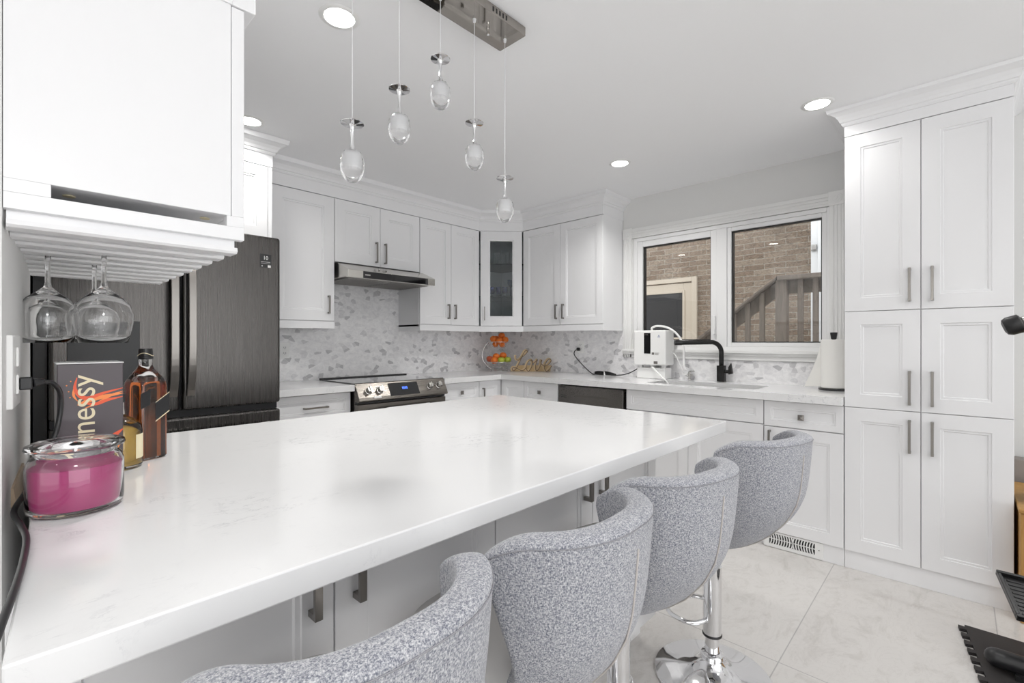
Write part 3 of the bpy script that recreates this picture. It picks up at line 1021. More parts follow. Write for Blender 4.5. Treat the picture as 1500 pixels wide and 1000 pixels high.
# things in the glass cabinet
def spot(along, back):      # a point inside the corner cabinet
    return DA + Ud * along - Nd * back
k0 = None
for i, (al, bk) in enumerate(((.115, .12), (.165, .11), (.215, .12), (.265, .11), (.31, .13), (.14, .19), (.19, .20), (.24, .19))):
    p = spot(al, bk)
    if k0 is None:
        b = MB(); b.lathe([(0, 0), (.018, 0), (.020, .002), (.0225, .12), (.0215, .12), (.019, .010), (0, .010)], (0, 0, 0), 20)
        k0 = o = b.build('tumbler', 'glass', smooth=True)
    else:
        o = k0.copy(); C.objects.link(o)
    o.location = (p.x, p.y, 1.9495)
    tag(o, 'clear tall tumbler on the top shelf of the glass cabinet', 'glass', 'tumblers on the top glass shelf')
k0 = None
for i, (al, bk, lb) in enumerate(((.118, .12, 'leftmost cobalt blue glass on the middle shelf of the glass cabinet'), (.180, .12, 'middle cobalt blue glass on the shelf of the glass cabinet'), (.242, .12, 'rightmost cobalt blue glass, beside the dark goblet in the cabinet'))):
    p = spot(al, bk)
    if k0 is None:
        k0 = thing('blue_glass', lb, 'glass', (p.x, p.y, 1.6395), group='blue glasses on the middle shelf')
        b = MB(); b.lathe([(0, 0), (.020, 0), (.020, .003), (.008, .008), (.006, .012), (.006, .026), (0, .026)], (0, 0, 0), 20); b.build('foot', 'glass', k0, smooth=True, local=True)
        b = MB(); b.lathe([(0, .027), (.022, .030), (.026, .05), (.026, .095), (.0245, .095), (.0245, .05), (.02, .036), (0, .034)], (0, 0, 0), 20); b.build('bowl', 'blueglass', k0, smooth=True, local=True)
    else:
        o = copy_tree(k0); o.location = (p.x, p.y, 1.6395); tag(o, lb, 'glass', 'blue glasses on the middle shelf')
p = spot(.30, .13)
b = MB(); b.lathe([(0, 0), (.024, 0), (.024, .003), (.005, .008), (.004, .09), (.02, .105), (.033, .13), (.036, .165), (.0345, .165), (.031, .13), (.018, .108), (0, .10)], (0, 0, 0), 22)
o = b.build('goblet', 'bluebowl', smooth=True); o.location = (p.x, p.y, 1.6395)
tag(o, 'dark long-stemmed goblet beside the blue glasses in the cabinet', 'goblet')
for al, r_, lb in ((.165, .055, 'wide navy patterned bowl on the cabinet floor behind the glass'), (.30, .034, 'small navy cup at the right on the cabinet floor')):
    p = spot(al, .13)
    b = MB(); b.lathe([(0, 0), (r_ * .6, 0), (r_ * .85, .02), (r_, .075), (r_ - .003, .075), (r_ * .8, .022), (0, .008)], (0, 0, 0), 26)
    o = b.build('bowl', 'bluebowl', smooth=True); o.location = (p.x, p.y, 1.3525)
    tag(o, lb, 'bowl')

# cabinet over the fridge
t = thing('fridge_cabinet', 'white wall cabinet above the refrigerator with its own crown', 'cabinet', (.58, 3.3, 1.83))
FY = 3.06
b = MB(); b.box(.055, 1.074, FY, WY - .001, 1.828, 2.36); b.build('body', 'cab', t)
ff = stove_frame(FY)
cdoor(t, ff, .06, .555, 1.83, 2.262, h=(.515, 1.85, 2.0)); cdoor(t, ff, .555, 1.05, 1.83, 2.262, h=(.595, 1.85, 2.0))
b = MB(); b.fbox(ff, 1.052, 1.074, 1.828, 2.262, 0, .018); b.build('stile', 'cab', t)
b = MB(); b.sweep([(.055, FY - .02), (1.078, FY - .02), (1.078, 3.296)], [(0, 2.266), (0, 2.35), (-.018, 2.35), (-.018, 2.266)]); b.build('fascia', 'cab', t)
b = MB(); b.sweep([(.055, FY - .02), (1.078, FY - .02), (1.078, 3.21)], CROWN(2.335)); b.build('crown_moulding', 'cab', t)

# ------------------------------------------------------------------ near hanging cabinet with stemware rack
t = thing('hanging_cabinet', 'white wall cabinet hanging over the island at the left', 'cabinet', (.16, 1.4, 1.46))
NY = 1.10
b = MB()
b.box(-.015, .308, NY, 1.86, 1.4665, CZ - .001); b.build('side_panel', 'cab', t, bevel=.001)
b = MB(); b.box(.309, .333, NY, 1.86, 1.4665, 1.9035); b.build('face_frame', 'cab', t, bevel=.0015)
b = MB(); b.box(.309, .354, NY - .004, 1.86, 1.905, CZ - .001); b.build('upper_frame', 'cab', t, bevel=.0015)
b = MB(); b.box(-.015, .309, NY - .004, NY - .0005, 1.905, CZ - .001); b.build('upper_panel', 'cab', t)
b = MB()
b.box(-.015, .333, NY, NY + .02, 1.418, 1.4445)
b.box(-.015, .040, NY, NY + .02, 1.4445, 1.4665); b.box(.300, .333, NY, NY + .02, 1.4445, 1.4665)
b.build('front_rail', 'cab', t, bevel=.001)
for x in (.065, .275):
    b = MB(); b.lathe([(0, 0), (.009, 0), (.009, -.002), (.0, -.002)], (x, NY + .06, 1.4664), 16); b.build('screw_cap', 'cream', t)
t = thing('stemware_rack', 'white slatted rack for hanging wine glasses under the wall cabinet', 'rack', (.16, 1.4, 1.40))
SLAT = [1.118 + .0915 * k for k in range(9)]
for y in SLAT:
    b = MB()
    xl = -.012 + .033 * (y - 1.098)
    poly = [(-.004, 1.418), (.004, 1.418), (.004, 1.402), (.024, 1.400), (.026, 1.392), (.020, 1.388), (-.020, 1.388), (-.026, 1.392), (-.024, 1.400), (-.004, 1.402)]
    b.prism(poly, lambda a, z, h, y=y: (h, y + a, z), xl, .318)
    b.build('slat', 'cab', t)
b = MB(); b.box(-.005, .318, NY + .021, 1.875, 1.4182, 1.4250); b.build('backing_board', 'cab', t)

# ------------------------------------------------------------------ stemware
def make_glass():
    b = MB()
    # hanging upside down: z = 0 at foot (top), going down
    out = [(0, 0.0), (.036, -.002), (.036, -.004), (.012, -.007), (.005, -.012), (.0042, -.03), (.0045, -.075), (.007, -.085), (.016, -.095),
           (.033, -.108), (.046, -.125), (.0515, -.145), (.0505, -.165), (.046, -.188), (.041, -.206)]
    inn = [(.0398, -.206), (.0448, -.188), (.0493, -.165), (.0503, -.146), (.0448, -.127), (.032, -.111), (.014, -.099), (0, -.095)]
    b.lathe(out + inn, (0, 0, 0), 36)
    return b.build('wine_glass', 'glass', smooth='all')
gspots = [(.131, SLAT[2] + .0458, 'wine glass hanging at the right in front', 0, 0),
          (.047, SLAT[3] + .0458, 'wine glass hanging at the left in front, nearest the wall', 3, 5),
          (.131, SLAT[4] + .0458, 'wine glass hanging behind the right-hand front glass', 0, 0),
          (.052, SLAT[5] + .0458, 'wine glass hanging behind the left-hand front glass', 3, 4)]
g0 = None
for x, y, lb, rx, ry in gspots:
    if g0 is None:
        g0 = o = make_glass()
    else:
        o = g0.copy(); C.objects.link(o)
    o.location = (x, y, 1.4085)
    tag(o, 'clear ' + lb, 'wine glass', 'wine glasses in the rack')

# ------------------------------------------------------------------ refrigerator
t = thing('refrigerator', 'dark stainless French-door refrigerator with water dispenser', 'refrigerator', (.565, 3.2, 0))
FX0, FX1, FD, FB = .094, 1.034, 2.80, 2.875
b = MB(); b.box(FX0 + .005, FX1 - .005, FB, 3.58, .02, 1.775); b.build('body', 'pewter', t, bevel=.004)
b = MB(); b.box(.048, FX0 - .003, FB - .01, 3.58, .02, 1.775); b.build('side_black_strip', 'black', t)  # plain black strip in the space left of the doors
xm = .5635
for nm, x0, x1 in (('door', FX0, xm - .006), ('door', xm + .006, FX1)):
    b = MB(); b.box(x0, x1, FD, FB - .004, .862, 1.79)
    d = b.build(nm, 'fridge', t, bevel=.014, seg=4)
    s = -1 if x1 < .6 else 1
    xc = xm + s * .036
    pts = []
    for i in range(25):
        q = i / 24
        z = .935 + q * .74
        pts.append((xc, FD - .012 - .048 * (1 - (2 * q - 1) ** 4), z))
    b = MB(); b.bar(pts, .007, .017, up=(0, -1, 0)); b.build('handle', 'pewter', d, bevel=.003)
    if s < 0:
        b = MB(); b.box(.150, .400, FD - .004, FD + .001, .965, 1.300); b.build('water_dispenser', 'black', d, bevel=.002)
    else:
        b = MB(); b.box(.925, .985, FD - .0008, FD - .0002, 1.615, 1.690); st = b.build('energy_sticker', 'black', d)
        text('10', .030, (.955, FD - .0010, 1.668), (1, 0, 0), (0, 0, 1), 'white', d, 'sticker_number', .9)
        b = MB()
        b.box(.931, .979, FD - .0012, FD - .0009, 1.6455, 1.6475); b.box(.931, .979, FD - .0012, FD - .0009, 1.638, 1.639)
        b.box(.966, .982, FD - .0012, FD - .0009, 1.617, 1.630); b.box(.934, .940, FD - .0012, FD - .0009, 1.621, 1.626)
        b.build('sticker_print', 'white', d)
b = MB(); b.box(xm - .0055, xm + .0055, FB - .03, FB - .004, .862, 1.78); b.build('door_gasket', 'black', t)
b = MB(); b.box(FX0 + .004, FX1 - .004, FB - .03, FB - .001, .826, .860); b.build('drawer_gap', 'black', t)
for z0, z1 in ((.46, .826), (.06, .445)):
    b = MB(); b.box(FX0, FX1, FD, FB - .004, z0, z1); d = b.build('freezer_drawer', 'fridge', t, bevel=.012, seg=3)
    b = MB(); b.bar([(.16 + .81 * i / 20, FD - .012 - .035 * (1 - (2 * i / 20 - 1) ** 6), z1 - .075) for i in range(21)], .007, .014, up=(0, -1, 0)); b.build('handle', 'steel', d, bevel=.003)

# ------------------------------------------------------------------ range
t = thing('range', 'stainless slide-in electric range with black glass cooktop', 'stove', (1.967, 3.2, 0))
RX0, RX1 = 1.589, 2.345
b = MB(); b.box(RX0 + .004, RX1 - .004, 3.0, 3.60, .03, .895); b.build('body', 'pewter', t)
b = MB(); b.box(RX0 - .002, RX1 + .002, 2.992, 3.50, .9105, .918); b.box(RX0 + .004, RX1 - .004, 2.992, 3.50, .896, .9104); b.build('cooktop', 'blackglass', t, bevel=.001)
b = MB(); b.box(RX0 - .002, RX1 + .002, 3.50, 3.53, .9105, .926); b.build('rear_trim', 'black', t, bevel=.002)
b = MB(); b.prism([(3.0, .916), (2.988, .916), (2.935, .822), (2.925, .800), (2.935, .792), (3.0, .792)], lambda y, z, h: (h, y, z), RX0, RX1)
cp = b.build('control_panel', 'range', t, bevel=.003)
sl = Vector((0, -.094, .053)).normalized()       # panel normal
sv = Vector((0, .053, .094)).normalized()
def onp(x, q, out):   # q 0..1 up the panel
    p = Vector((x, 2.935 + .053 * q, .822 + .094 * q))
    return p + sl * out
for x in (1.672, 1.760, 2.185, 2.272):
    b = MB()
    c = onp(x, .42, 0)
    n = 24
    prof = [(.026, 0), (.026, .006), (.022, .008), (.0205, .034), (.018, .037), (0, .037)]
    vs, fc = [], []
    for r_, h_ in prof[:-1]:
        for k in range(n):
            a = 2 * math.pi * k / n
            vs.append(c + Vector((1, 0, 0)) * (r_ * math.cos(a)) + sv * (r_ * math.sin(a)) + sl * h_)
    for i in range(len(prof) - 2):
        for k in range(n):
            fc.append((i * n + k, i * n + (k + 1) % n, (i + 1) * n + (k + 1) % n, (i + 1) * n + k))
    fc.append(tuple((len(prof) - 2) * n + k for k in range(n)))
    b.add(vs, fc)
    p0, p1 = c + sl * .037 - sv * .021, c + sl * .037 + sv * .021
    b.bar([p0, p1], .007, .0045, up=sl)
    b.build('knob', 'steel', cp, smooth=True)
b = MB()
q0, q1 = -.05, .86
b.add([onp(1.835, q0, .0008), onp(2.085, q0, .0008), onp(2.085, q1, .0008), onp(1.835, q1, .0008), onp(1.835, q0, -.002), onp(2.085, q0, -.002), onp(2.085, q1, -.002), onp(1.835, q1, -.002)],
      [(0, 1, 2, 3), (7, 6, 5, 4), (0, 4, 5, 1), (1, 5, 6, 2), (2, 6, 7, 3), (3, 7, 4, 0)])
dp = b.build('display', 'blackglass', cp)
b = MB()
for k in range(4):
    x = 1.945 + .012 * k
    b.add([onp(x, .38, .0012), onp(x + .008, .38, .0012), onp(x + .008, .56, .0012), onp(x, .56, .0012)], [(0, 1, 2, 3)])
b.build('clock_digits', 'screen', dp)
b = MB(); b.add([onp(1.70, -.10, .0012), onp(1.76, -.10, .0012), onp(1.76, .02, .0012), onp(1.70, .02, .0012)], [(0, 1, 2, 3)])
b.build('sticker', 'white', cp)
b = MB(); b.box(RX0 + .004, RX1 - .004, 2.965, 2.998, .775, .791); b.build('vent_gap', 'black', t)
b = MB(); b.box(RX0 + .003, RX1 - .003, 2.955, 2.998, .24, .772); od = b.build('oven_door', 'range', t, bevel=.003)
b = MB(); b.box(RX0 + .08, RX1 - .08, 2.9535, 2.956, .33, .64); b.build('oven_window', 'blackglass', od)
b = MB(); b.tube([(RX0 + .05, 2.905, .725), (RX1 - .05, 2.905, .725)], .011, 14)
for x in (RX0 + .07, RX1 - .07): b.box(x - .01, x + .01, 2.905, 2.955, .716, .734)
b.build('door_handle', 'steel', od, smooth=True)
b = MB(); b.box(RX0 + .003, RX1 - .003, 2.96, 2.998, .05, .232); b.build('storage_drawer', 'range', t, bevel=.003)
# tea towel over the oven handle
t = thing('tea_towel', 'white tea towel with blue pattern hanging on the oven handle', 'towel', (1.97, 2.9, .5))
b = MB()
fold = [(2.9255, .60), (2.9225, .70), (2.9225, .7255), (2.919, .735), (2.911, .7405), (2.899, .7405), (2.890, .735), (2.888, .7255), (2.886, .65), (2.885, .50)]
th = [(y - .0035 if i > 5 else y + .0025 if i < 4 else y, z + (.003 if 2 < i < 7 else 0)) for i, (y, z) in enumerate(fold)]
b.prism(fold + th[::-1], lambda y, z, h: (h, y, z), 1.79, 2.15)
tw = b.build('cloth', 'towelcloth', t)
b = MB()
for k in range(6):
    x = 1.82 + .055 * k
    if k % 2: b.bar([(x, 2.8815, .50), (x + .02, 2.8822, .62), (x - .005, 2.884, .725)], .0006, .006, up=(0, -1, 0))
    else: b.bar([(x + .02, 2.8815, .50), (x - .01, 2.8822, .62), (x + .03, 2.884, .725)], .0006, .005, up=(0, -1, 0))
b.build('print', 'towelblue', tw)

# ------------------------------------------------------------------ range hood
t = thing('range_hood', 'stainless under-cabinet range hood with a black control strip', 'range hood', (1.98, 3.4, 1.66))
HX0, HX1 = 1.612, 2.372
b = MB()
b.prism([(WY - .010, 1.783), (3.322, 1.783), (3.30, 1.783), (3.135, 1.720), (3.130, 1.716), (3.130, 1.662), (3.16, 1.662), (3.16, 1.668), (WY - .010, 1.668)], lambda y, z, h: (h, y, z), HX0, HX1)
b.build('canopy', 'hoodsteel', t, bevel=.002)
b = MB(); b.box(1.73, 2.30, 3.1275, 3.1305, 1.665, 1.714); hp = b.build('control_strip', 'blackglass', t)
b = MB(); b.box(1.742, 1.785, 3.1268, 3.1274, 1.684, 1.694); b.build('logo', 'steel', hp)
for x0, x1 in ((HX0 + .03, 1.985), (1.995, HX1 - .03)):
    b = MB(); b.box(x0, x1, 3.18, WY - .03, 1.660, 1.667)
    for k in range(9):
        y = 3.21 + .043 * k
        b.box(x0 + .015, x1 - .015, y, y + .012, 1.656, 1.6598)
    b.build('grease_filter', 'filter', t)
b = MB()
for x in (1.90, 1.96): b.lathe([(0, 0), (.007, 0), (.007, .012), (0, .012)], (x, 3.20, 1.745), 12)
b.build('button', 'steel', t)

# ------------------------------------------------------------------ dishwasher
t = thing('dishwasher', 'dark stainless dishwasher built in left of the sink', 'dishwasher', (3.3, 2.06, 0))
b = MB(); b.box(3.075, 3.62, 1.76, 2.368, .02, .862); b.build('body', 'black', t)
b = MB(); b.box(3.030, 3.073, 1.772, 2.360, .10, .852); d = b.build('door', 'dish', t, bevel=.003)
b = MB(); b.box(3.0285, 3.0305, 1.90, 2.20, .772, .79); b.build('pocket_handle', 'pewter', d, bevel=.0005)
b = MB(); b.box(3.0288, 3.0302, 2.29, 2.345, .838, .844); b.box(3.0288, 3.0302, 2.28, 2.335, .775, .778); b.box(3.0288, 3.0302, 2.28, 2.335, .760, .763); b.build('marking', 'black', d)

# ------------------------------------------------------------------ sink
t = thing('kitchen_sink', 'undermount double-bowl steel sink below the window', 'sink', (3.28, 1.27, .70))
def bowl(y0, y1):
    b = MB()
    z0, z1 = .69, CB + .003
    x0, x1 = SX0 - .004, SX1 + .004
    th = .003
    b.box(x0, x1, y0, y1, z0, z0 + th)
    b.box(x0, x0 + th, y0, y1, z0 + th, z1); b.box(x1 - th, x1, y0, y1, z0 + th, z1)
    b.box(x0 + th, x1 - th, y0, y0 + th, z0 + th, z1); b.box(x0 + th, x1 - th, y1 - th, y1, z0 + th, z1)
    o = b.build('basin', 'sinksteel', t)
    b = MB(); b.lathe([(0, .004), (.035, .004), (.042, .001), (.042, 0), (0, 0)], ((x0 + x1) / 2, (y0 + y1) / 2, z0 + th), 24); b.build('drain', 'chrome', o, smooth=True)
bowl(SY0 - .004, 1.262); bowl(1.278, SY1 + .004)

# ------------------------------------------------------------------ pendant chandelier
t = thing('pendant_chandelier', 'nickel ceiling bar with five crystal drop pendants over the island', 'pendant light', (1.005, 1.3, CZ))
b = MB(); b.box(.645, 1.368, 1.229, 1.369, 2.3946, CZ - .0005); cn = b.build('canopy', 'canopy', t, bevel=.001)
b = MB()
for k in range(5): b.box(1.19 + .017 * k, 1.197 + .017 * k, 1.2283, 1.2295, 2.404, 2.421)
b.build('vent_slot', 'black', cn)
for x in (.82, 1.235):
    b = MB(); b.lathe([(0, 0), (.0, -.026), (.005, -.026), (.006, -.018), (.004, -.014), (.006, -.004), (.006, 0)], (x, 1.30, 2.3945), 12); b.build('finial', 'chrome', cn, smooth=True)
for x, zt in ((.683, 1.847), (.844, 2.010), (1.008, 2.178), (1.165, 2.010), (1.326, 1.847)):
    b = MB()
    b.lathe([(0, .008), (.006, .008), (.008, .003), (.033, .0018), (.034, .0005), (.033, -.0008), (.011, -.0035), (.0075, -.008), (.0055, -.020), (.0042, -.045), (.006, -.066), (.0085, -.072), (.012, -.080), (0, -.080)], (x, 1.3, zt), 28)
    pd = b.build('pendant', 'chrome', t, smooth=True)
    b = MB(); b.tube([(x, 1.3, 2.394), (x, 1.3, zt + .008)], .0013, 6)
    b.lathe([(0, 0), (.007, 0), (.005, -.012), (0, -.012)], (x, 1.3, 2.3944), 12)
    b.build('wire', 'wire', pd)
    prof = [(0, -.172), (.012, -.171), (.023, -.164), (.031, -.150), (.035, -.132), (.0355, -.115), (.032, -.098), (.025, -.085), (.012, -.0815), (0, -.0812)]
    b = MB(); b.lathe(prof, (x, 1.3, zt), 14); b.build('crystal_drop', 'crystal', pd, smooth='all')
    b = MB(); b.lathe([(0, -.132), (.016, -.131), (.0175, -.126), (.0175, -.094), (.014, -.090), (0, -.090)], (x, 1.3, zt), 20); b.build('frosted_core', 'frost', pd, smooth=True)

# ------------------------------------------------------------------ recessed downlights
for x, y, lb in ((.841, 1.70, 'round recessed ceiling light behind the left pendant'), (.894, 2.86, 'round recessed ceiling light beside the hanging cabinet near the fridge'),
                 (2.848, .535, 'round recessed ceiling light beside the pantry crown'), (2.86, 1.697, 'round recessed ceiling light in front of the window'),
                 (.0, -1.4, None), (1.8, -1.4, None), (-1.4, .2, None), (1.75, -.35, None)):
    t = thing('recessed_light', lb or 'round recessed ceiling light in the room behind the photographer', 'ceiling light', (x, y, CZ), group='recessed ceiling lights')
    b = MB(); b.lathe([(.052, -.001), (.056, -.005), (.070, -.004), (.074, -.0005), (.052, -.0005)], (x, y, CZ), 36); b.build('trim_ring', 'trim', t, smooth=True)
    b = MB(); b.lathe([(0, -.0035), (.054, -.0035), (.054, -.0008), (0, -.0008)], (x, y, CZ), 36); b.build('diffuser', 'led', t)
    o = area('downlight', (x, y, CZ - .012), (0, 0, 0), .10, .10, DOWN_POWER * (0.45 if x > 2.7 and y < 1 else 1.2 if y > 2.5 else 2.7 if y > 1 else 1.0), (1.0, .985, .955), 'DISK', 140)
    o.parent = None

# ------------------------------------------------------------------ bar stools
def make_stool():
    t = thing('bar_stool', 'stool', 'bar stool', (0, 0, 0))
    VC = -.02
    def lerp_tab(tab, x):
        for (x0, *a), (x1, *b_) in zip(tab, tab[1:]):
            if x <= x1:
                q = (x - x0) / (x1 - x0)
                q = max(0, min(1, q))
                return [u + (w_ - u) * q for u, w_ in zip(a, b_)]
        return list(tab[-1][1:])
    # height along the back: z, half width, reach to the back, sweep of the side edge (degrees)
    TAB = [(0.00, .486, .050, .045, 88), (0.06, .506, .098, .092, 88), (0.13, .536, .137, .138, 82), (0.22, .580, .172, .190, 66), (0.33, .640, .196, .238, 55), (0.43, .695, .208, .265, 58),
           (0.53, .742, .215, .276, 62), (0.64, .788, .220, .281, 65), (0.76, .832, .223, .285, 68), (0.88, .872, .225, .288, 71), (1.0, .905, .226, .290, 70)]
    def outer(phi, tt, off=0.0):
        z, a, r_, pm = lerp_tab(TAB, tt)
        s_, c_ = math.sin(phi), math.cos(phi)
        u = math.copysign(abs(s_) ** .85, s_) * (a + off)
        v = VC - math.copysign(abs(c_) ** .85, c_) * (r_ + off)
        d = abs(math.degrees(phi))
        if tt > .5:      # the rim dips a little towards the ear tips
            z -= (tt - .5) / .5 * (.004 * min(1, d / 45) + .040 * max(0, (d - 48) / 22) ** 2)
        return Vector((u, v, z))
    NS, NT = 28, 18
    TH = .050
    go, gi = [], []
    for j in range(NT + 1):
        tt = j / NT
        pm = R(lerp_tab(TAB, tt)[3])
        ro, ri = [], []
        for i in range(NS + 1):
            ph = pm * (2 * i / NS - 1)
            p = outer(ph, tt)
            e = 1e-3
            du = outer(ph + e, tt) - outer(ph - e, tt)
            dv = outer(ph, min(1, tt + .02)) - outer(ph, max(0, tt - .02))
            n = du.cross(dv).normalized()
            if n.dot(Vector((p.x, p.y - VC, -.05 if tt < .2 else 0))) < 0:
                n = -n
            ro.append(p)
            q = p - n * TH * (.72 if tt < .2 else 1)
            ri.append(q)
        go.append(ro); gi.append(ri)
    vs = [p for r_ in go for p in r_] + [p for r_ in gi for p in r_]
    W = NS + 1
    K = W * (NT + 1)
    fs = []
    for j in range(NT):
        for i in range(NS):
            a = j * W + i
            fs.append((a, a + 1, a + W + 1, a + W))
            fs.append((K + a, K + a + W, K + a + W + 1, K + a + 1))
    for i in range(NS):
        a = NT * W + i
        fs.append((a, a + 1, K + a + 1, K + a))
        fs.append((i + 1, i, K + i, K + i + 1))
    for j in range(NT):
        a = j * W
        fs.append((a, a + W, K + a + W, K + a))
        a = j * W + NS
        fs.append((a + W, a, K + a, K + a + W))
    b = MB(); b.add(vs, fs)
    sh = b.build('backrest', 'fabric', t, smooth='all', local=True, subsurf=2)
    b = MB(); b.tube([outer(0, 0.03 + .80 * i / 30, .0008) for i in range(31)], .0020, 6)
    b.build('seam_piping', 'piping', sh, smooth='all', local=True)
    b = MB(); b.tube([outer(R(-66 + 132 * i / 60), .955, .0005) for i in range(61)], .0009, 5)
    b.build('stitch_line', 'stitch', sh, smooth='all', local=True)
    # seat: an upholstered tub
    vs, fs = [], []
    # width scale, height, rear reach
    rr = [(.05, .483, .01), (.36, .486, .035), (.60, .506, .070), (.78, .540, .112), (.93, .582, .150), (1.0, .612, .168), (.98, .630, .166), (.90, .641, .155), (.70, .647, .125), (.40, .649, .075), (.03, .650, .01)]
    n = 48
    for s_, z, rear in rr:
        for k in range(n):
            a = 2 * math.pi * k / n
            c_, q = math.cos(a), math.sin(a)
            u = math.copysign(abs(c_) ** .72, c_) * .186 * s_
            v = math.copysign(abs(q) ** .72, q) * (.185 * s_ if q > 0 else rear) - .015
            vs.append((u, v, z))
    for i in range(len(rr) - 1):
        for k in range(n):
            fs.append((i * n + k, i * n + (k + 1) % n, (i + 1) * n + (k + 1) % n, (i + 1) * n + k))
    fs.append(tuple((len(rr) - 1) * n + k for k in range(n))); fs.append(tuple(range(n))[::-1])
    b = MB(); b.add(vs, fs); b.build('seat', 'fabriclight', t, smooth=True, local=True)
    b = MB(); b.box(-.045, .045, -.045, .045, .476, .4825); b.build('mounting_plate', 'black', t, bevel=.004, local=True)
    b = MB()
    b.lathe([(0, .012), (.0245, .012), (.0245, .15), (.031, .152), (.0315, .156), (.0315, .40), (.025, .404), (.025, .475), (0, .475)], (0, 0, .0), 28)
    b.build('gas_lift', 'chrome', t, smooth=True, local=True)
    b = MB()
    b.lathe([(0, 0), (.196, 0), (.199, .004), (.197, .009), (.17, .015), (.12, .022), (.08, .032), (.052, .046), (.036, .062), (.034, .068), (.038, .072), (.038, .084), (.0345, .088), (.030, .090), (.0255, .092)], (0, 0, 0), 56)
    b.build('base', 'chrome', t, smooth=True, local=True)
    b = MB()
    pts = [(.030, .005, .208), (.075, .02, .208), (.095, .045, .208)] + [(.098 * math.cos(a), .085 + .075 * math.sin(a), .208) for a in [math.pi * i / 12 for i in range(13)]] + [(-.095, .045, .208), (-.075, .02, .208), (-.030, .005, .208)]
    b.tube(smooth_path(pts, 3), .0085, 12)
    b.build('footrest', 'chrome', t, smooth='all', local=True)
    b = MB(); b.lathe([(.0320, .150), (.0335, .152), (.0335, .157), (.0320, .159)], (0, 0, 0), 28); b.build('collar_ring', 'black', t, local=True)
    return t
stool = make_stool()
for i, (x, y, th, lb) in enumerate(((.276, .70, 93, 'nearest grey fabric bar stool, its base cut off by the bottom edge'),
                                    (.706, .70, 93, 'second nearest grey fabric bar stool, next to the nearest one'),
                                    (1.156, .690, 80, 'third grey fabric bar stool from the front, between two other stools'),
                                    (1.727, .648, 78, 'farthest grey fabric bar stool, at the island corner by the vent'))):
    o = stool if i == 0 else copy_tree(stool)
    o.location = (x, y, 0); o.rotation_euler = (0, 0, R(th - 90))
    tag(o, lb, 'bar stool', 'grey bar stools along the island')

# ------------------------------------------------------------------ things on the island
def lz(prof): return prof
t = thing('candle_jar', 'pink candle in a glass jar with a glass lid', 'candle', (.0735, 1.135, CT))
b = MB(); b.lathe([(0, .001), (.058, .001), (.064, .006), (.0655, .014), (.0655, .082), (.061, .094), (.056, .099), (.056, .108), (.0535, .108), (.0535, .098), (.058, .092), (.0625, .081), (.0625, .016), (.060, .010), (0, .009)], (0, 0, 0), 48)
b.build('jar', 'glass', t, smooth=True, local=True)
b = MB(); b.lathe([(0, .0095), (.0590, .0105), (.0620, .0165), (.0620, .079), (.058, .080), (0, .079)], (0, 0, 0), 48); b.build('wax', 'pink', t, smooth=True, local=True)
b = MB(); b.lathe([(0, .0985), (.050, .0985), (.052, .104), (.052, .1088), (.066, .109), (.0675, .112), (.066, .117), (.055, .1215), (.03, .124), (0, .1245)], (0, 0, 0), 48); b.build('lid', 'glass', t, smooth=True, local=True)

t = thing('gift_carton', 'dark carton with pale gold vertical lettering beside the candle', 'box', (.105, 1.32, CT))
BX0, BX1, BY = .0545, .1545, 1.275
b = MB(); b.box(BX0, BX1, BY, BY + .095, CT + .001, 1.160); b.build('carton', 'boxcard', t, bevel=.0012)
b = MB(); b.box(BX0 - .001, BX1 + .001, BY - .001, BY + .096, 1.1605, 1.1625); b.build('top_flap', 'white', t)
text('Hennessy', .056, (.0930, BY - .0008, 1.1385), (0, 0, 1), (-1, 0, 0), 'gold', t, 'lettering', .98, align='RIGHT')
b = MB()
def streak(pts, w, m):
    b.mat(m)
    P = smooth_path([(x, BY - .0006 - .00003 * k, z) for k, (x, z) in enumerate(pts)], 8)
    n = len(P)
    vs, fs = [], []
    for i, p in enumerate(P):
        tn = (P[min(i + 1, n - 1)] - P[max(i - 1, 0)]).normalized()
        sd = Vector((-tn.z, 0, tn.x))
        ww = w * (.15 + .85 * math.sin(math.pi * min(1, (i + .8) / n)))
        vs += [p + sd * ww, p - sd * ww]
    for i in range(n - 1):
        fs.append((2 * i, 2 * i + 1, 2 * i + 3, 2 * i + 2))
    b.add(vs, fs)
streak([(.083, 1.133), (.080, 1.112), (.088, 1.096), (.100, 1.091), (.125, 1.100), (.154, 1.108)], .0038, 0)
streak([(.084, 1.078), (.100, 1.086), (.122, 1.092), (.154, 1.097)], .0045, 1)
streak([(.088, 1.083), (.110, 1.078), (.130, 1.085), (.154, 1.090)], .0032, 0)
streak([(.095, 1.071), (.115, 1.080), (.135, 1.094), (.154, 1.101)], .0025, 1)
streak([(.082, 1.125), (.078, 1.10), (.084, 1.086)], .002, 1)
streak([(.115, .94), (.122, .975), (.136, 1.005), (.154, 1.022)], .0060, 0)
streak([(.125, .94), (.134, .97), (.154, .998)], .0040, 1)
streak([(.138, .985), (.142, .95), (.150, .930), (.154, .918)], .0035, 0)
streak([(.130, .965), (.138, .93), (.154, .913)], .004, 1)
for x, z in ((.068, 1.118), (.074, 1.126), (.071, 1.106), (.073, 1.094)): streak([(x - .0012, z), (x + .0012, z)], .0012, 1)
b.build('ribbon_print', ['flame', 'flame2'], t)

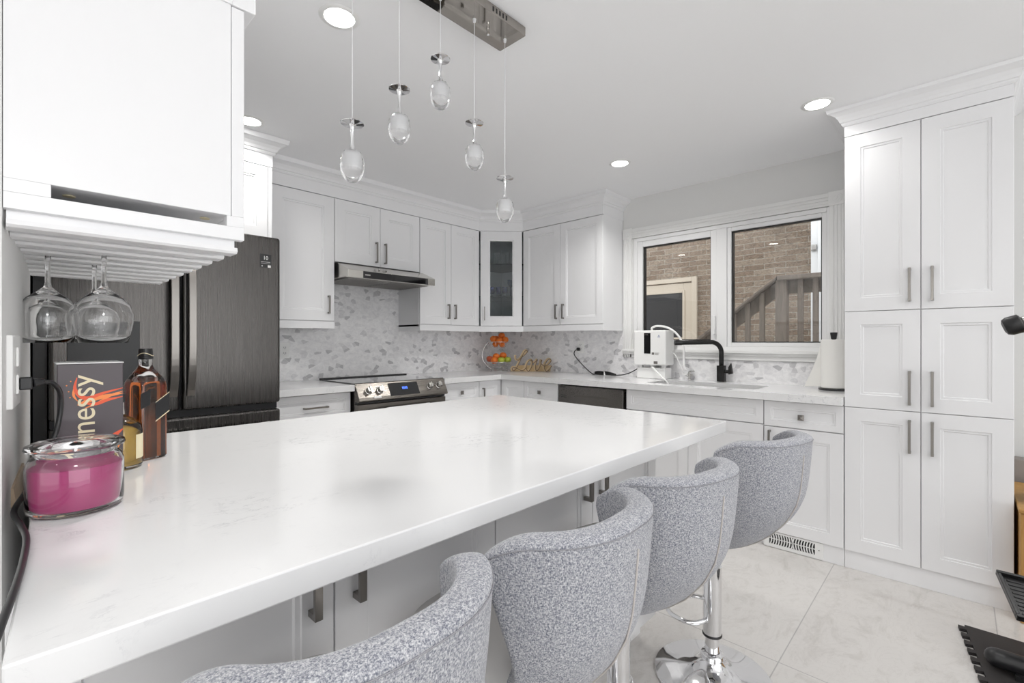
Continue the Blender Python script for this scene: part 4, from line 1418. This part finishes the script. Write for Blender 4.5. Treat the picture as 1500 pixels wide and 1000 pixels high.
t = thing('whisky_bottle', 'tall square amber whisky bottle with a slanted black label', 'bottle', (.226, 1.500, CT), R(24))
def sq(r, z, n=40, e=.42):
    return [(r * math.copysign(abs(math.cos(a)) ** e, math.cos(a)), r * math.copysign(abs(math.sin(a)) ** e, math.sin(a)), z) for a in [2 * math.pi * k / n for k in range(n)]]
def loft(b, rings):
    n = len(rings[0]); vs, fs = [], []
    for r in rings: vs += r
    for i in range(len(rings) - 1):
        for k in range(n):
            fs.append((i * n + k, i * n + (k + 1) % n, (i + 1) * n + (k + 1) % n, (i + 1) * n + k))
    fs.append(tuple(range(n))[::-1]); fs.append(tuple((len(rings) - 1) * n + k for k in range(n)))
    b.add(vs, fs)
b = MB(); loft(b, [sq(.033, .001), sq(.036, .005), sq(.036, .185), sq(.034, .197, e=.5), sq(.027, .212, e=.65), sq(.017, .228, e=.85), sq(.0145, .236, e=1), sq(.0140, .252, e=1)])
b.build('bottle_glass', 'glass', t, smooth=True, local=True)
b = MB(); loft(b, [sq(.0335, .006), sq(.0345, .010), sq(.0345, .182), sq(.0325, .192, e=.5), sq(.0310, .194, e=.55)])
b.build('whisky', 'whisky', t, smooth=True, local=True)
b = MB(); b.lathe([(0, .2525), (.0155, .2525), (.0155, .268), (.0145, .277), (0, .277)], (0, 0, 0), 28); b.lathe([(.0158, .250), (.0165, .251), (.0165, .258), (.0158, .259)], (0, 0, 0), 28)
b.build('cap', 'black', t, smooth=True, local=True)
b = MB(); b.tube([(.0158 * math.cos(a), .0158 * math.sin(a), .262 + .004 * math.sin(2 * a)) for a in [2 * math.pi * k / 28 for k in range(28)]], .0009, 5, closed=True); b.build('cap_band', 'gold', t, local=True)
b = MB(); b.mat(0)
b.add([(.0005, -.0366, .095), (.0345, -.0366, .118), (.0345, -.0366, .165), (.0005, -.0366, .142)], [(0, 1, 2, 3)])
b.add([(-.0345, -.0366, .128), (-.012, -.0366, .138), (-.012, -.0366, .176), (-.0345, -.0366, .166)], [(0, 1, 2, 3)])
b.mat(1)
b.add([(.0005, -.0367, .093), (.0345, -.0367, .116), (.0345, -.0367, .119), (.0005, -.0367, .096)], [(0, 1, 2, 3)])
b.add([(.0005, -.0367, .141), (.0345, -.0367, .164), (.0345, -.0367, .166), (.0005, -.0367, .143)], [(0, 1, 2, 3)])
b.build('label_sheet', ['label_black', 'label_gold'], t, local=True)

t = thing('spirit_bottle', 'short golden spirit bottle with a cream label behind the carton', 'bottle', (.163, 1.427, CT))
b = MB(); b.lathe([(0, .001), (.042, .001), (.0465, .006), (.0465, .085), (.043, .100), (.030, .113), (.0145, .122), (.012, .14), (.012, .152), (0, .152)], (0, 0, 0), 36); b.build('bottle_glass', 'glass', t, smooth=True, local=True)
b = MB(); b.lathe([(0, .007), (.0448, .009), (.0448, .084), (.042, .097), (.036, .103), (0, .103)], (0, 0, 0), 36); b.build('spirit', 'cognac', t, smooth=True, local=True)
b = MB(); b.lathe([(0, .1525), (.0140, .1525), (.0140, .172), (0, .173)], (0, 0, 0), 24); b.build('cap', 'black', t, smooth=True, local=True)
b = MB()
n = 10
vs = [(.0469 * math.cos(a), .0469 * math.sin(a), z) for z in (.022, .078) for a in [R(-52) + R(50) * i / n for i in range(n + 1)]]
b.add(vs, [(i, i + 1, n + 2 + i, n + 1 + i) for i in range(n)]); b.build('label_sheet', 'cream', t, local=True)

# wall outlet and cord on the left wall
t = thing('power_outlet', 'white outlet plate on the left wall holding a black plug', 'outlet', (-.005, 1.22, 1.15))
b = MB(); b.hexa([(-.013, 1.155, 1.090), (-.004, 1.155, 1.090), (.005, 1.275, 1.090), (-.004, 1.275, 1.090), (-.013, 1.155, 1.216), (-.004, 1.155, 1.216), (.005, 1.275, 1.216), (-.004, 1.275, 1.216)]); b.build('cover_plate', 'white', t, bevel=.002)
b = MB()
for z in (1.130, 1.178): b.box(-.001, .0030, 1.19, 1.24, z - .017, z + .017)
b.build('receptacle', 'white', t, bevel=.002)
t = thing('extension_cord', 'black power cord plugged in by the candle and trailing off the island', 'cord', (.01, 1.2, 1.16))
b = MB(); b.box(.0032, .020, 1.203, 1.227, 1.119, 1.141); b.tube([(.020, 1.215, 1.130), (.032, 1.218, 1.132), (.036, 1.219, 1.131)], [.009, .006, .005], 12); b.build('plug', 'black', t, smooth=True, bevel=.002)
b = MB()
pts = [(.033, 1.219, 1.131), (.046, 1.226, 1.128), (.057, 1.240, 1.108), (.058, 1.246, 1.075), (.052, 1.242, 1.035), (.040, 1.235, 1.00), (.028, 1.222, .970), (.012, 1.190, .942), (-.003, 1.135, .924), (.0045, 1.075, .9155), (.010, 1.0, .9145), (.006, .90, .9145), (-.002, .80, .9140), (-.014, .70, .908), (-.030, .60, .885), (-.05, .48, .80), (-.09, .36, .60)]
b.tube(smooth_path(pts, 8), .0042, 10); b.build('cable', 'black', t, smooth='all')
b = MB(); b.hexa([(-.009, 1.215, .9105), (.001, 1.215, .9105), (.014, 1.40, .9105), (.005, 1.40, .9105), (-.009, 1.215, .945), (-.003, 1.215, .945), (.011, 1.40, .955), (.005, 1.40, .955)])
tag(b.build('timber_strip', 'strip', bevel=.001), 'thin raw timber strip on the island against the left wall', 'strip')

# ------------------------------------------------------------------ window-wall counter things
# fruit stand
FC = Vector((3.335, 3.352, CT))
RT = Vector((.6893, -.7245, 0)); FWD = Vector((.7245, .6893, 0))
t = thing('fruit_stand', 'chrome two-tier wire fruit stand in the corner', 'fruit stand', FC)
b = MB()
def circ(c, r, n=32): return [(c[0] + r * math.cos(2 * math.pi * k / n), c[1] + r * math.sin(2 * math.pi * k / n), c[2]) for k in range(n)]
b.tube(circ((FC.x, FC.y, CT + .004), .085), .0032, 8, closed=True)
b.tube(circ((FC.x, FC.y, CT + .038), .055), .0025, 8, closed=True)
for k in range(6):
    a = 2 * math.pi * k / 6
    b.tube([(FC.x + .085 * math.cos(a), FC.y + .085 * math.sin(a), CT + .004), (FC.x + .055 * math.cos(a), FC.y + .055 * math.sin(a), CT + .038)], .002, 6)
b.build('base', 'chrome', t, smooth='all')
def basket(z, r, h, nm):
    b = MB()
    c = (FC.x, FC.y, z)
    b.tube(circ(c, r), .003, 8, closed=True)
    for k in range(14):
        a = 2 * math.pi * k / 14
        b.tube([(c[0] + r * math.cos(q) * math.cos(a), c[1] + r * math.cos(q) * math.sin(a), z - h * math.sin(q)) for q in [R(90) * i / 8 for i in range(9)]], .0014, 5)
    b.tube(circ((c[0], c[1], z - h * .8), r * .6), .0014, 5, closed=True)
    b.build(nm, 'chrome', t, smooth='all')
basket(CT + .092, .128, .052, 'lower_basket'); basket(CT + .290, .104, .062, 'upper_basket')
b = MB()
hp = [FC + RT * u + Vector((0, 0, z)) for u, z in ((-.06, .010), (-.12, .055), (-.165, .12), (-.165, .19), (-.14, .25), (-.104, .290))]
b.tube(smooth_path(hp, 6), .004, 8); b.build('hanger_arm', 'chrome', t, smooth='all')
def fruit(p, r, kind, lb, grp):
    b = MB()
    if kind == 'orange':
        b.ball((0, 0, 0), r, 22, 14, .95); o = b.build('orange', 'orange', smooth='all')
    elif kind == 'red':
        b.lathe([(0, -r * .78), (r * .4, -r * .82), (r * .8, -r * .5), (r, 0), (r * .92, r * .45), (r * .55, r * .78), (r * .2, r * .74), (0, r * .58)], (0, 0, 0), 22); o = b.build('red_apple', 'redapple', smooth='all')
    else:
        b.lathe([(0, -r * .78), (r * .4, -r * .82), (r * .8, -r * .5), (r, 0), (r * .92, r * .45), (r * .55, r * .78), (r * .2, r * .74), (0, r * .58)], (0, 0, 0), 22)
        o = b.build('green_apple', 'apple', smooth='all')
    if kind != 'orange':
        s = MB(); s.tube([(0, 0, r * .55), (r * .08, 0, r * 1.0)], r * .05, 5); s.build('stalk', 'stem', o, local=True)
    o.location = p
    tag(o, lb, 'orange' if kind == 'orange' else 'apple', grp)
zu = CT + .290
for u, f_, z, lb in ((-.056, -.030, .030, 'left front orange heaped in the upper basket'), (.004, -.058, .012, 'middle front orange in the upper basket'), (.062, -.028, .022, 'rightmost orange in the upper basket'),
                     (.026, .020, .062, 'topmost orange crowning the upper basket'), (-.035, -.010, -.022, 'low left orange inside the upper basket wires'), (.030, -.012, -.024, 'low right orange inside the upper basket wires'), (-.030, .045, .030, 'orange at the back of the upper basket')):
    fruit(FC + RT * u + FWD * f_ + Vector((0, 0, .290 + z)), .031 if z < 0 else .034, 'orange', lb, 'oranges in the upper basket')
for u, f_, z, k, lb in ((-.092, -.010, .028, 'red', 'red apple at the left rim of the lower basket'), (-.028, -.020, .052, 'orange', 'orange on top in the middle of the lower basket'), (.040, .012, .062, 'orange', 'topmost orange at the right of the lower basket'),
                        (-.045, -.068, .016, 'orange', 'front orange in the lower basket'), (.024, -.072, .018, 'green', 'front green apple in the lower basket'), (.086, -.030, .020, 'green', 'rightmost green apple in the lower basket'), (.02, .07, .02, 'green', 'green apple at the back of the lower basket'), (-.05, .06, .02, 'orange', 'orange at the back of the lower basket')):
    fruit(FC + RT * u + FWD * f_ + Vector((0, 0, .092 + z)), .036, k, lb, 'fruit in the lower basket')

# LOVE sign (script word cut from ply)
t = thing('word_sign', 'plywood script word sign reading Love on the worktop', 'sign', (3.46, 3.045, CT))
SO = Vector((3.330, 3.188, CT)) ; SU = Vector((.667, -.745, 0)).normalized(); SN = Vector((-.745, -.667, 0)).normalized()
kx = .395 / 700.0
def sp_(x, y, n=0): return SO + SU * ((x - 655) * kx) + Vector((0, 0, (745 - y) * kx + .003)) + SN * n
strokes = [
    [(735, 462), (738, 520), (775, 545), (830, 500), (900, 440), (935, 395), (915, 378), (885, 395), (845, 470), (800, 570), (760, 650), (715, 715), (680, 725), (672, 690), (700, 668), (760, 690), (830, 725), (880, 705), (920, 665)],
    [(1000, 540), (950, 570), (915, 640), (915, 700), (945, 735), (985, 700), (1012, 630), (1018, 560), (1000, 540), (1030, 590), (1075, 570)],
    [(1075, 570), (1105, 535), (1088, 590), (1072, 660), (1085, 725), (1125, 700), (1160, 620), (1180, 540), (1165, 590), (1190, 625), (1225, 650)],
    [(1225, 650), (1290, 620), (1340, 560), (1322, 525), (1275, 550), (1235, 620), (1228, 690), (1262, 735), (1310, 700), (1352, 640)]]
b = MB()
for s_ in strokes:
    P = smooth_path([sp_(x, y) for x, y in s_], 7)
    b.bar(P, .010, .0095, up=SN)
b.build('script_letters', 'love', t, bevel=.0006)
b = MB()
for s_ in strokes:
    P = smooth_path([sp_(x + 16, y + 6, .0085) for x, y in s_], 7)
    b.bar(P, .0016, .0036, up=SN)
b.build('burnt_outline', 'loveedge', t)
b = MB(); b.prism([(-8, 745), (690, 745), (700, 640), (120, 640), (60, 690)], lambda x, y, n: sp_(x + 655, y, n), -.012, .004)
b.build('foot_rail', 'lovebase', t, bevel=.001)

# wall outlets
def outlet(fr, u, v, label, name='power_outlet', cover=True):
    t = thing(name, label, 'outlet', fr.pt(u, v, 0))
    b = MB(); b.fbox(fr, u - .036, u + .036, v - .058, v + .058, 0, .005); b.build('cover_plate', 'white', t, bevel=.002)
    for s_ in (-.02, .02):
        b = MB(); b.fbox(fr, u - .017, u + .017, v + s_ - .014, v + s_ + .014, .005, .007); r_ = b.build('receptacle', 'white', t, bevel=.001)
        b = MB(); b.fbox(fr, u - .008, u - .0055, v + s_ - .004, v + s_ + .007, .007, .0075); b.fbox(fr, u + .0055, u + .008, v + s_ - .004, v + s_ + .007, .007, .0075); b.fbox(fr, u - .002, u + .002, v + s_ - .010, v + s_ - .006, .007, .0075)
        b.build('slot', 'black', r_)
    return t
outlet(stove_frame(WY - .008), 1.366, 1.139, 'white wall outlet on the backsplash beside the refrigerator')
outlet(win_frame(WX - .008), -2.575, 1.155, 'white wall outlet on the backsplash with a black plug')

# water ioniser
t = thing('water_ioniser', 'white counter water filter unit with a black display strip', 'water filter', (3.5, 1.79, CT))
b = MB(); b.box(3.475, 3.590, 1.665, 1.905, CT + .001, .995); b.build('stand', 'white', t, bevel=.004)
b = MB(); b.box(3.450, 3.600, 1.648, 1.922, 1.018, 1.294); bd = b.build('housing', 'white', t, bevel=.012, seg=4)
for y in (1.69, 1.785, 1.88):
    b = MB(); b.box(3.49, 3.52, y - .013, y + .013, .9955, 1.0175); b.build('spacer_foot', 'white', t, bevel=.002)
fi = win_frame(3.450)
b = MB(); b.fbox(fi, -1.829, -1.773, 1.109, 1.272, -.001, .002); bp_ = b.build('display_panel', 'blackglass', bd, bevel=.001)
b = MB(); b.fbox(fi, -1.823, -1.795, 1.256, 1.261, .002, .0024); b.build('brand_mark', 'steel', bp_)
b = MB(); b.fbox(fi, -1.762, -1.742, 1.101, 1.119, 0, .0008); b.fbox(fi, -1.735, -1.700, 1.113, 1.116, 0, .0008); b.fbox(fi, -1.735, -1.708, 1.107, 1.1095, 0, .0008); b.fbox(fi, -1.735, -1.703, 1.0995, 1.102, 0, .0008); b.build('print', 'greydoc', bd)
b = MB(); b.fbox(fi, -1.746, -1.714, 1.024 + .005, 1.050, 0, .0008); b.build('rating_label', 'greydoc', bd)
b = MB()
c = fi.pt(-1.703, 1.249, .0006)
for a in (90, 210, 330):
    b.tube([c, c + Vector((0, -.009 * math.cos(R(a)), .009 * math.sin(R(a))))], .0022, 6)
b.tube([c + Vector((0, -.011, -.012)), c + Vector((0, .011, -.012))], .0012, 6)
b.build('emblem', 'towelblue', bd)
b = MB(); b.tube(smooth_path([(3.53, 1.80, 1.290), (3.53, 1.80, 1.315), (3.525, 1.75, 1.328), (3.52, 1.66, 1.312), (3.515, 1.58, 1.255), (3.51, 1.535, 1.17), (3.50, 1.525, 1.08), (3.49, 1.52, 1.02), (3.488, 1.505, .985)], 6), .0085, 10); b.build('spout_hose', 'white', t, smooth='all')
b = MB(); b.tube(smooth_path([(3.56, 1.655, 1.13), (3.57, 1.62, 1.09), (3.585, 1.59, 1.01), (3.60, 1.565, .955), (3.605, 1.545, .945)], 6), .005, 8); b.build('inlet_hose', 'white', t, smooth='all')
b = MB(); b.tube(smooth_path([(3.49, 1.79, 1.006), (3.45, 1.75, .995), (3.42, 1.69, .955), (3.40, 1.62, .905), (3.395, 1.60, .88)], 6), .007, 8); b.build('drain_hose', 'white', t, smooth='all')
# black appliance cord, bundled
cordroot = t
b = MB(); b.box(WX - .040, WX - .0158, 2.575, 2.605, 1.118, 1.148); pgm = b
b = MB()
pts = [(3.612, 2.590, 1.133), (3.59, 2.605, 1.118), (3.575, 2.60, 1.08), (3.56, 2.52, 1.01), (3.54, 2.43, .95), (3.53, 2.37, .918), (3.53, 2.34, .916)]
b.tube(smooth_path(pts, 6), .0042, 8)
b.tube(smooth_path([(3.53, 2.14, .917), (3.52, 2.06, .925), (3.515, 1.98, .95), (3.515, 1.90, .995)], 6), .0042, 8)
for k in range(5):
    r1, dz = .012 + .005 * k, .004 + .0055 * k
    for yc, L in ((2.29, .055), (2.19, .055)):
        pts = [(3.53 + r1 * .7 * math.sin(2 * math.pi * q), yc + L * math.cos(2 * math.pi * q), CT + .005 + dz * (.5 + .5 * math.cos(2 * math.pi * q + yc * 9)) + .004 * (k % 3)) for q in [i / 24 for i in range(24)]]
        b.tube(pts, .0038, 7, closed=True)
pc = b.build('power_cord', 'black', cordroot, smooth='all')
pgm.build('plug', 'black', pc, bevel=.005)
b = MB(); b.box(3.512, 3.548, 2.235, 2.243, CT + .002, CT + .034); b.build('twist_tie', 'white', pc, bevel=.002)

t = thing('filter_tap', 'small grey shut-off valve on the worktop behind the sink', 'valve', (3.605, 1.525, CT))
b = MB(); b.lathe([(0, .001), (.014, .001), (.014, .006), (.009, .008), (.009, .045), (.011, .047), (.011, .062), (0, .063)], (3.605, 1.525, CT), 18)
b.tube([(3.605, 1.548, .943), (3.605, 1.50, .943)], .007, 10); b.build('valve_body', 'steel', t, smooth=True)
b = MB(); b.box(3.598, 3.612, 1.485, 1.528, CT + .063, CT + .069); b.build('lever', 'steel', t, bevel=.002)

# faucet
t = thing('kitchen_faucet', 'matt black kitchen faucet behind the sink', 'faucet', (3.575, 1.275, CT))
b = MB(); b.box(3.550, 3.600, 1.250, 1.300, CT + .001, 1.028); b.build('body', 'blackmatte', t, bevel=.002)
b = MB()
pts = [(3.575, 1.275, 1.02), (3.575, 1.275, 1.10)] + [(3.575 - (.075 - .075 * math.cos(a)) * .707, 1.275 + (.075 - .075 * math.cos(a)) * .707, 1.125 + .075 * math.sin(a)) for a in [math.pi / 2 * i / 10 for i in range(11)]]
pts += [(3.575 - .75 * q * .3 - .053, 1.275 + .053 + .75 * q * .34, 1.200 - .006 * q) for q in (.25, .5, .75)]
b.tube(smooth_path(pts, 3), .0165, 16); b.build('spout', 'blackmatte', t, smooth='all')
b = MB(); e = Vector(pts[-1]); dirn = (Vector(pts[-1]) - Vector(pts[-2])).normalized(); b.tube([e - dirn * .04, e + dirn * .012], .0185, 16); b.build('spray_head', 'black', t, smooth=True)
b = MB(); b.tube([(3.575, 1.250, .985), (3.575, 1.222, .985)], .013, 14); b.hexa([(3.560, 1.222, .965), (3.590, 1.222, .965), (3.590, 1.195, .972), (3.560, 1.195, .972), (3.560, 1.222, 1.018), (3.590, 1.222, 1.018), (3.585, 1.206, 1.048), (3.565, 1.206, 1.048)]); b.build('lever', 'blackmatte', t, bevel=.002)

# paper towel
t = thing('paper_towel_holder', 'black paper towel holder on the worktop beside the pantry', 'holder', (3.425, .558, CT))
b = MB(); b.lathe([(0, .001), (.078, .001), (.080, .004), (.080, .010), (.074, .013), (0, .013)], (0, 0, 0), 40); b.build('base', 'black', t, smooth=True, local=True)
b = MB(); b.lathe([(0, .013), (.006, .013), (.006, .305), (.014, .310), (.019, .345), (.019, .350), (0, .351)], (0, 0, 0), 20); b.build('rod', 'black', t, smooth=True, local=True)
t = thing('paper_towel_roll', 'white kitchen paper roll with a loose hanging sheet', 'paper towel', (3.425, .558, CT + .014))
b = MB(); b.lathe([(.020, 0), (.066, 0), (.068, .002), (.068, .290), (.066, .292), (.020, .292)], (0, 0, 0), 40)
b.lathe([(.020, .292), (.020, 0)], (0, 0, 0), 40); b.build('roll', 'paper', t, smooth=True, local=True)
b = MB()
vs, fs = [], []
for i in range(9):
    q = i / 8
    z = .26 * (1 - q)
    ext = .020 + .085 * q ** 1.3
    x0, y0 = .035 + .0 * q, .060
    vs += [(x0, y0, z), (x0 + .012, y0 + ext * .5, z - .001), (x0 + .016 - .010 * q, y0 + ext, z - .004), (x0 + .0015, y0, z), (x0 + .0135, y0 + ext * .5, z - .001), (x0 + .0175 - .010 * q, y0 + ext, z - .004)]
for i in range(8):
    o_ = i * 6
    fs += [(o_, o_ + 1, o_ + 7, o_ + 6), (o_ + 1, o_ + 2, o_ + 8, o_ + 7), (o_ + 4, o_ + 3, o_ + 9, o_ + 10), (o_ + 5, o_ + 4, o_ + 10, o_ + 11), (o_ + 2, o_ + 5, o_ + 11, o_ + 8)]
b.add(vs, fs); b.build('loose_sheet', 'paper', t, smooth=True, local=True)

# ------------------------------------------------------------------ right edge: exercise machine, mat, crate
b = MB()
edge = []
def teeth(p, q, n, d):
    p, q = Vector((*p, 0)), Vector((*q, 0)); u = (q - p) / n; nn = Vector((u.y, -u.x, 0)).normalized()
    out = []
    for k in range(n):
        a = p + u * k
        out += [a, a + u * .30, a + u * .22 + nn * d, a + u * .78 + nn * d, a + u * .70]
    return out
poly = [(2.755, -.012), (2.755, -1.2), (1.55, -1.2), (1.55, -.200)]
tl = teeth((1.55, -.185), (2.755, -.012), 20, -.022)
pl = [(2.755, -.012), (2.755, -1.2), (1.55, -1.2)] + [(v.x, v.y) for v in tl]
b.prism(pl, lambda x, y, z: (x, y, z), .001, .012)
tag(b.build('foam_mat', 'rubber'), 'black interlocking foam mat on the floor by the pantry', 'mat')
t = thing('exercise_machine', 'black exercise machine with pedal and silver handlebar at the right edge', 'exercise machine', (2.5, -.45, .012))
b = MB()
b.tube([(2.47, -.095, .050), (2.47, -.62, .050)], .033, 20); b.ball((2.47, -.095, .050), .033, 20, 10)
b.box(2.42, 2.52, -.20, -.14, .0125, .03)
b.build('stabiliser', 'black', t, smooth=True)
b = MB(); b.tube([(2.47, -.55, .07), (2.40, -.52, .55), (2.36, -.50, 1.0), (2.40, -.48, 1.40)], .035, 16); b.build('upright', 'black', t, smooth='all')
b = MB(); b.tube(smooth_path([(2.425, -.150, 1.268), (2.425, -.25, 1.305), (2.42, -.38, 1.36), (2.40, -.48, 1.39)], 5), .0215, 18); b.build('handlebar', 'steel', t, smooth='all')
b = MB(); ax = Vector((0, -.10, .037)).normalized(); p = Vector((2.425, -.125, 1.2588)); b.tube([p - ax * .016, p - ax * .012, p + ax * .0, p + ax * .03, p + ax * .034], [.016, .027, .033, .033, .026], 24); b.build('handle_cap', 'black', t, smooth=True)
# foot pedal: a ribbed tray
b = MB()
PO = Vector((2.505, -.094, .350)); pu = Vector((.03, -.99, -.02)).normalized(); pv = Vector((-.127, -.050, -.112)).normalized(); pn = pu.cross(pv)
if pn.z < 0: pn = -pn
def tray(u0, u1, v0, v1, n0, n1):
    q = lambda u, v, n: PO + pu * u + pv * v + pn * n
    b.hexa([q(u0, v0, n0), q(u1, v0, n0), q(u1, v1, n0), q(u0, v1, n0), q(u0, v0, n1), q(u1, v0, n1), q(u1, v1, n1), q(u0, v1, n1)])
tray(0, .34, 0, .165, -.012, 0); tray(0, .34, 0, .010, 0, .022); tray(0, .34, .155, .165, 0, .022); tray(0, .010, .010, .155, 0, .022)
for k in range(9): tray(.02, .33, .022 + .0145 * k, .028 + .0145 * k, 0, .004)
b.build('pedal', 'black', t, bevel=.003)
b = MB(); b.tube([PO + pu * .10 + pv * .1 - pn * .014, PO + pu * .10 + pv * .1 - pn * .09, (2.44, -.30, .24), (2.45, -.50, .30)], .022, 12); b.build('pedal_arm', 'black', t, smooth='all')
t = thing('wooden_crate', 'honey coloured wooden box beside the pantry at the right edge', 'box', (3.25, -.5, 0))
b = MB(); b.box(2.96, 3.50, -.90, -.185, .001, .470); b.build('box_body', 'crate', t, bevel=.004)
b = MB(); b.box(2.95, 3.51, -.91, -.180, .471, .492); b.build('lid', 'crate', t, bevel=.006)
b = MB()
b.hexa([(3.02, -.80, .4935), (3.30, -.80, .4935), (3.30, -.25, .4935), (3.02, -.22, .4935), (3.05, -.78, .555), (3.28, -.78, .555), (3.26, -.235, .545), (3.10, -.205, .575)])
tag(b.build('green_bag', 'green', bevel=.012), 'dark green bag lying on the wooden box', 'bag')
b = MB(); b.box(3.54, 3.64, -1.2, -.20, .001, .60)
tag(b.build('taupe_panel', 'taupe', bevel=.003), 'taupe board leaning behind the wooden box', 'board')
